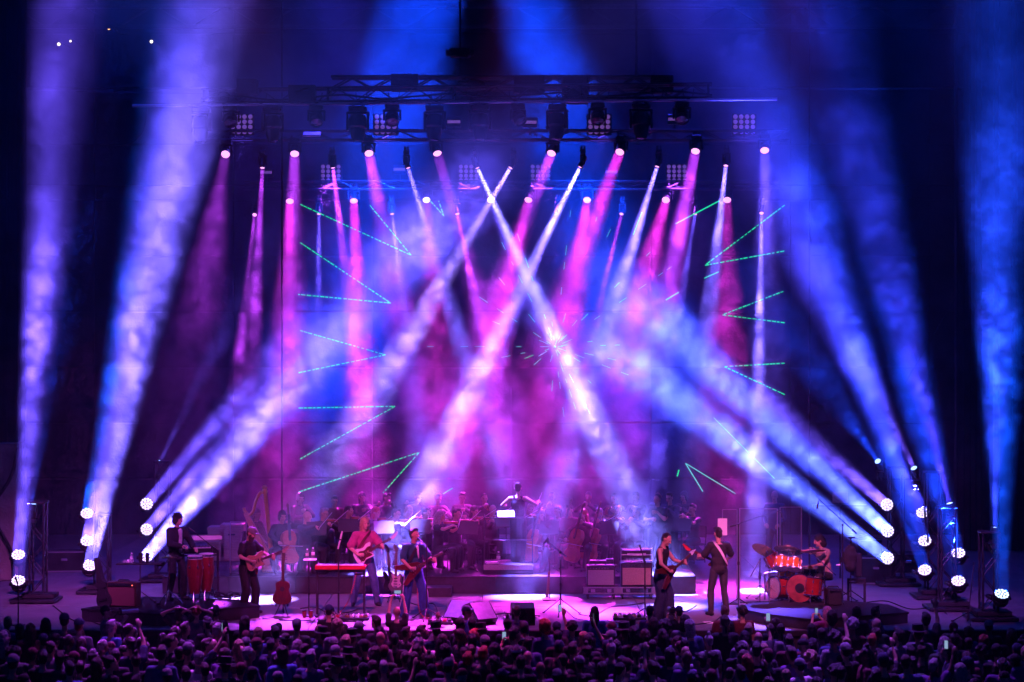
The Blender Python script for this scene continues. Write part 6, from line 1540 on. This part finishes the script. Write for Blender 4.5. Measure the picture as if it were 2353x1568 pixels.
def land(px):
    for a, b, w in LAND:
        if a <= px < b: return w
    return 'at the right edge'
ROWN = ['first row', 'second row', 'third row', 'fourth row', 'fifth row', 'sixth row', 'bottom row']
HW = dict(short='short', crop='cropped', shaggy='shaggy', long='long', bob='bobbed', bun='bun', topknot='topknot', ponytail='ponytail', curly='curly')
fans = []
def add_fan(o, desc, row):
    px = 1176.5 + o.location.x * 4549 / (o.location.y + 40)
    fans.append((o, desc, row, px))
def random_fan(x, y, row):
    r = rnd.random(); pose = 'down'; build = rnd.choice((1.0, 1.0, 1.14, .9))
    if r > .985: pose, build = 'phone', 1.0
    elif r > .925: pose, build = 'oneup', 1.0
    elif r > .74: pose, build = 'talk', 1.0
    hat = None
    style = rnd.choice(('short', 'short', 'short', 'crop', 'shaggy', 'long', 'long', 'bob', 'bun', 'topknot', 'ponytail', 'curly', 'short', 'long'))
    hc = rnd.choice(('black', 'black', 'black', 'brown', 'brown', 'brown', 'brown', 'black', 'fair', 'grey', 'red'))
    if hc == 'red' and rnd.random() < .6: hc = 'black'
    u = rnd.random()
    if u < .13: hat, style = 'cap', 'cap'
    elif u < .19: hat, style = 'backwards', 'cap'
    elif u < .21: hat = 'hat'; style = 'crop'
    elif u < .23: hat = 'band'
    elif u < .27: style = None
    top = rnd.choice(('black', 'black', 'black', 'charcoal', 'navy', 'denim', 'grey', 'maroon', 'purple', 'green', 'charcoal', 'black', 'black', 'navy', 'charcoal', 'blue' if rnd.random() < .3 else 'black', 'white' if rnd.random() < .4 else 'grey'))
    sk = rnd.choice((0, 0, 0, 1, 1, 2, 3))
    yaw = math.pi + rnd.gauss(0, .4) + (rnd.choice((-1, 1)) * .8 if rnd.random() < .14 else 0)
    tl_ = (rnd.gauss(0, .035), rnd.gauss(0, .05))
    o = fan((x, y, PIT), yaw, pose, build, style, hc, top, sk, hat, rnd.gauss(.985, .048))
    o.rotation_euler.x, o.rotation_euler.y = tl_
    hd = 'bald head' if style is None else ('backwards cap' if hat == 'backwards' else 'cap' if hat == 'cap' else 'brimmed hat' if hat == 'hat' else 'headband' if hat == 'band' else f'{HW[style]} {hc} hair' if style not in ('bun', 'topknot', 'ponytail') else f'{hc} {HW[style]}')
    add_fan(o, f'{hd}, {top} top' + (', both hands raised' if pose == 'phone' else ', one arm raised' if pose == 'oneup' else ''), row)
    if pose in ('phone', 'oneup') and (pose == 'phone' or rnd.random() < .2): o['_ph'] = pose
Y0, DY, NR, NP = -2.95, .86, 7, 41
for r in range(NR):
    y = Y0 - DY * r
    hw = 1176.5 * (y + 40) / 4549 + .35
    for i in range(NP):
        x = -hw + 2 * hw * (i + .5 + rnd.uniform(-.34, .34) + (.25 if r % 2 else -.25)) / NP
        random_fan(x, y + rnd.uniform(-.3, .3), r)
# people at the barrier who stand out
def special(px, ptop, pose, style, hc, top, label, yaw=180, hat=None, sk=0, build=1.0, Y=-2.2):
    d = Y + 40; ztop = HZ - (ptop - 784) * d / 4549
    sc_ = min(1.08, max(.90, (ztop - (PIT + .32)) / 1.80))
    o = fan((X(px, Y), Y, PIT + .32), R(yaw), pose, build, style, hc, top, sk, hat, sc_)
    tag(o, label, 'person', 'people at the barrier'); return o
def camera(o, label, lens=.22):
    t = thing('photo_camera', label, 'camera', mw=at(o) @ Matrix.Translation((0, -.30, 1.66)))
    MB().box((0, 0, 0), (.15, .08, .11), bev=.015).box((0, 0, .07), (.07, .06, .05), bev=.01).build('camera_body', M['black_plastic'], t); MB().cyl((0, -.04, 0), (0, -.04 - lens, .02), .038, .046, 14).build('lens', M['alu'], t)
    MB().tube([(-.07, .02, .04), (-.12, .1, -.08), (0, .16, -.14), (.12, .1, -.08), (.07, .02, .04)], .008, 5).build('neck_strap', M['rubber'], t)
a = special(243, 1399, 'phone', 'cap', 'brown', 'grey', 'photographer in a cap aiming a long lens to the right, below the brown amplifier', 100, 'cap'); camera(a, 'camera with a long pale lens before the brown amplifier', .34)
special(412, 1402, 'onhead', 'bob', 'brown', 'charcoal', 'person with both hands on brown bobbed hair below the congas')
special(452, 1398, 'onhead', 'curly', 'red', 'grey', 'person with bright red curly hair and hands on the head')
special(497, 1406, 'down', 'short', 'black', 'black', 'dark haired person under the left riser, right of the red hair')
a = special(756, 1390, 'phone', 'cap', 'black', 'black', 'man in a dark cap filming in front of the red keyboard', 180, 'cap', build=1.0); camera(a, 'dark camera held by the man in front of the red keyboard', .1)
a = special(912, 1402, 'bothup', None, 'black', 'black', 'man with a shaved head raising both arms with a phone left of the singer'); phone(a, 'bothup', 'phone raised sideways by both hands left of the singer')
special(1072, 1402, 'talk', 'cap', 'brown', 'blue', 'man in a cap and blue shirt turned left below the wedge monitors', 95, 'cap', 1)
special(1188, 1404, 'down', 'short', 'brown', 'purple', 'man in a purple shirt just below the dark wedge in front of the podium', 165)
special(1366, 1404, 'down', 'long', 'black', 'blue', 'person with long dark hair and blue shirt below the short amplifier', 178)
special(1494, 1413, 'talk', 'cap', 'black', 'purple', 'man in a dark cap just left of the legs of the tank top guitarist', 150, 'cap')
a = special(1560, 1411, 'phone', 'cap', 'black', 'charcoal', 'photographer below the gap between the two right guitarists', 200, 'backwards'); camera(a, 'camera aimed up between the two right guitarists', .18)
special(1664, 1409, 'down', 'short', 'brown', 'maroon', 'man with brown hair just below the guitarist with his back turned', 185, None, 1)
special(1706, 1414, 'down', 'curly', 'black', 'maroon', 'person with curly black hair at the left foot of the drum riser', 180)
a = special(1900, 1432, 'phone', 'long', 'pink', 'pink', 'woman with long pink blond hair holding a phone below the drummer', 205); phone(a, 'phone', 'glowing phone of the pink haired woman below the drummer')
special(1968, 1425, 'talk', 'shaggy', 'black', 'charcoal', 'shaggy dark haired person below the bag hung right of the drums', 170)
special(2012, 1408, 'talk', 'short', 'black', 'navy', 'tall dark haired man in navy below the right end of the drum riser', 110, None, 2)
# labels: look first, then row and what stands above them
from collections import defaultdict
by = defaultdict(list)
for f in fans: by[(f[1], f[2], land(f[3]))].append(f)
for (desc, row, lm_), fs in by.items():
    fs.sort(key=lambda f: f[3])
    for k, f in enumerate(fs):
        sfx = '' if len(fs) == 1 else (', left one' if k == 0 else ', right one' if k == len(fs) - 1 else ', middle one')
        tag(f[0], f'{desc}, {ROWN[row]}, {lm_}{sfx}', 'person', 'audience seen from behind')
        ps = f[0].get('_ph')
        if ps:
            del f[0]['_ph']
            phone(f[0], ps, f'glowing phone held up in the {ROWN[row]}, {lm_}{sfx}')

# ------------------------------------------------------------------ laser figures in the smoke
def laser(label, pts, Y=8.2, dash=True, r=.015, m='laser'):
    q = random.Random(int(pts[0][0])); o0 = P(*pts[0], Y)
    t = thing('laser_figure', label, 'laser beam', o0, 0, 'green laser figures')
    for a, b in zip(pts[:-1], pts[1:]):
        mb = MB(); A = P(*a, Y) - o0; B = P(*b, Y) - o0; L = (B - A).length; d = (B - A) / L; x = 0.0
        while x < L - .02:
            s = q.uniform(.05, .11) if dash else L
            mb.cyl(A + d * x, A + d * min(L, x + s), r * q.uniform(.75, 1.15), n=5); x += s + (q.uniform(.012, .05) if dash else .02)
        o = mb.build('ray', M[m], t, None)
        if dash: o['kind'] = 'stuff'
laser('green dashed laser v pointing right, topmost at left', [(690, 470), (945, 587), (850, 472)])
laser('green laser v pointing right, second at left', [(690, 558), (898, 697), (685, 677)])
laser('green laser v pointing right, third at left', [(690, 760), (886, 816), (686, 857)])
laser('green laser v pointing right, fourth at left', [(686, 938), (908, 934), (690, 1055)])
laser('green laser v pointing right, lowest at left', [(686, 1131), (963, 1040), (880, 1133)])
laser('small pale laser v beside the third lower lamp', [(985, 458), (1020, 497), (1008, 462)], m='laser_pale')
laser('short green laser line high at right, near the rightmost lower lamps', [(1653, 462), (1552, 515)], dash=False)
laser('green laser v pointing left, upper one at right', [(1803, 472), (1620, 610), (1803, 577)])
laser('green laser v pointing left, middle one at right', [(1800, 670), (1660, 724), (1803, 742)])
laser('green laser v pointing left, lower one at right', [(1803, 835), (1665, 843), (1803, 907)])
laser('pale laser v opening downward at right', [(1690, 1135), (1575, 1065), (1615, 1130)], dash=False, m='laser_pale')
laser('pale violet laser line across the right diagonal beam', [(1640, 960), (1780, 1100)], dash=False, m='laser_pale', r=.008)
def burst():
    t = thing('laser_burst', 'star burst of dashed laser rays right of the centre', 'laser beam', P(1275, 797, 8.2))
    q = random.Random(4)
    for k in range(34):
        a = k * 2 * math.pi / 34 + q.uniform(-.05, .05); mb = MB(); x = q.uniform(.05, .25); end = q.uniform(.7, 3.4) if math.sin(a) < .3 else q.uniform(.6, 2.0)
        d = Vector((math.cos(a), 0, -math.sin(a)))
        while x < end:
            s = q.uniform(.10, .26); 
            if q.random() < .62: mb.cyl(d * x, d * (x + s), .009, n=4)
            x += s + q.uniform(.1, .5)
        if mb.v: tag(mb.build('ray', M['laser' if k % 3 == 0 else 'laser_pale'], t), kind='stuff')
    MB().ell((0, 0, 0), (.03, .03, .03), 8, 6).build('core', M['laser_pale'], t)
burst()
for i, (a, b) in enumerate((((1560, 1080), (1556, 1095)), ((1018, 1135), (1040, 1122)), ((1475, 488), (1455, 540)), ((1652, 625), (1618, 640)), ((1560, 672), (1530, 690)))):
    laser(('short laser dash above the tank top guitarist', 'short laser dash above the violinists', 'short laser dash near the top right of centre', 'short laser dash below the upper right laser v', 'short pale laser dash right of centre')[i], [a, b], dash=False)
# rigging lines
def line(label, pts, r=.008):
    tag(MB().tube(pts, r, 5).build('rigging_line', M['dark_steel']), label, 'cable', 'rigging lines')
line('slanting rigging line at the right between the beams', [P(2240, 610, 6), P(2080, 880, 6)], .012)
line('slanting rigging line at the left edge', [P(-5, 430, 6), P(60, 500, 6)], .01)
line('level rigging line at the top right', [P(1790, 206, 9), P(2150, 205, 9)], .01)
line('level rigging line at the top left', [P(175, 210, 6), P(470, 216, 6)], .012)
line('sagging cable hanging at the left end of the front truss', spline([P(338, 243, 3), P(330, 300, 3), P(300, 330, 3), P(268, 338, 3)], 5, False), .012)

# ------------------------------------------------------------------ air: thin even haze and the drifting stage smoke
def air(name, lo, hi, label=None):
    return tag(MB().slab([(lo[0], lo[1]), (hi[0], lo[1]), (hi[0], hi[1]), (lo[0], hi[1])], lo[2], hi[2]).build(name, None, None, 0), kind='stuff')
hm = bpy.data.materials.new('haze'); hm.use_nodes = True; nt = hm.node_tree; nt.nodes.clear()
o_ = nt.nodes.new('ShaderNodeOutputMaterial'); pv = nt.nodes.new('ShaderNodeVolumePrincipled')
pv.inputs['Density'].default_value = .0011; pv.inputs['Anisotropy'].default_value = .1
nt.links.new(pv.outputs[0], o_.inputs['Volume'])
h_ = air('haze', (-115, -75, -2.6), (115, 65, 18.5)); h_.data.materials.clear(); h_.data.materials.append(hm)

sm = bpy.data.materials.new('smoke'); sm.use_nodes = True; nt = sm.node_tree; nt.nodes.clear()
o_ = nt.nodes.new('ShaderNodeOutputMaterial'); pv = nt.nodes.new('ShaderNodeVolumePrincipled')
pv.inputs['Anisotropy'].default_value = .1; pv.inputs['Density'].default_value = 1.0
nt.links.new(pv.outputs[0], o_.inputs['Volume'])
LO = (-15, -1.7, .02); HI = (15, 14.6, 15.5)
gt = bpy.data.node_groups.new('smoke_field', 'GeometryNodeTree')
gt.interface.new_socket('Geometry', in_out='INPUT', socket_type='NodeSocketGeometry')
gt.interface.new_socket('Geometry', in_out='OUTPUT', socket_type='NodeSocketGeometry')
N = gt.nodes.new; Lk = gt.links.new
def nd(t, **kw):
    n = N(t)
    for k, v in kw.items():
        if hasattr(n, k): setattr(n, k, v)
        else: n.inputs[k].default_value = v
    return n
def mth(op, a, b=None, clamp=False):
    n = N('ShaderNodeMath'); n.operation = op; n.use_clamp = clamp
    for i, v in enumerate((a, b)):
        if v is None: continue
        if isinstance(v, (int, float)): n.inputs[i].default_value = v
        else: Lk(v, n.inputs[i])
    return n.outputs[0]
def ramp(v, a, b, lo=0.0, hi=1.0):
    n = N('ShaderNodeMapRange'); n.interpolation_type = 'SMOOTHSTEP'
    for k, x in (('From Min', a), ('From Max', b), ('To Min', lo), ('To Max', hi)): n.inputs[k].default_value = x
    Lk(v, n.inputs['Value']); return n.outputs[0]
gi = N('NodeGroupInput'); go = N('NodeGroupOutput')
pos = N('GeometryNodeInputPosition').outputs[0]
big = nd('ShaderNodeTexNoise', Scale=.42, Detail=1.0, Roughness=.5)
fine = nd('ShaderNodeTexNoise', Scale=1.75, Detail=5.0, Roughness=.7, Distortion=1.4)
Lk(pos, big.inputs['Vector']); Lk(pos, fine.inputs['Vector'])
sep = N('ShaderNodeSeparateXYZ'); Lk(pos, sep.inputs[0])
b1_ = ramp(big.outputs[0], .36, .66)
f1_ = ramp(fine.outputs[0], .487, .612)
zz_ = mth('MULTIPLY', ramp(sep.outputs['Z'], 4.5, 11.0), .5)
f1_ = mth('ADD', mth('MULTIPLY', f1_, mth('SUBTRACT', 1.0, zz_)), mth('MULTIPLY', zz_, .33))
cl = mth('MULTIPLY', mth('ADD', mth('MULTIPLY', b1_, .8), .2), mth('ADD', mth('MULTIPLY', f1_, .95), .05))
dens = mth('ADD', mth('MULTIPLY', cl, .125), .0035)
z_ = sep.outputs['Z']; y_ = sep.outputs['Y']
# thins out with height, towards the audience, and low over the front of the stage
hgt = ramp(z_, 5.0, 13.5, 1.0, .62)
frontlow = mth('MAXIMUM', ramp(y_, .5, 5.5), ramp(z_, .8, 4.5))
edge_ = mth('MULTIPLY', ramp(y_, -1.7, -.5), ramp(z_, 13.8, 15.4, 1.0, 0.0))
dens = mth('MULTIPLY', mth('MULTIPLY', dens, hgt), mth('MULTIPLY', edge_, mth('ADD', mth('MULTIPLY', frontlow, .93), .07)))
x_ = sep.outputs['X']
def sq(v, c, r): return mth('POWER', mth('ABSOLUTE', mth('DIVIDE', mth('SUBTRACT', v, c), r)), 2.0)
# a bank of smoke that hangs over the orchestra
bank = mth('EXPONENT', mth('MULTIPLY', mth('ADD', mth('ADD', sq(x_, -1.0, 4.6), sq(y_, 8.8, 3.0)), sq(z_, 3.4, 2.9)), -1.0))
dens = mth('MULTIPLY', dens, mth('ADD', mth('MULTIPLY', bank, 1.5), 1.0))
vc = N('GeometryNodeVolumeCube'); Lk(dens, vc.inputs['Density'])
vc.inputs['Min'].default_value = LO; vc.inputs['Max'].default_value = HI
VOX = .10
for k, a in enumerate('XYZ'): vc.inputs['Resolution ' + a].default_value = int((HI[k] - LO[k]) / VOX)
sv = N('GeometryNodeSetMaterial'); sv.inputs['Material'].default_value = sm
Lk(vc.outputs[0], sv.inputs['Geometry']); Lk(sv.outputs[0], go.inputs[0])
sme = bpy.data.meshes.new('smoke'); sme.materials.append(sm)
s_ = put('smoke', sme); tag(s_, kind='stuff')
md = s_.modifiers.new('field', 'NODES'); md.node_group = gt
sm.cycles.volume_step_rate = 3.0
for s in [TMP]: bpy.data.scenes.remove(s)
for m in (hm, sm): m.cycles.volume_sampling = 'EQUIANGULAR'
for m in bpy.data.materials: m.cycles.emission_sampling = 'NONE'
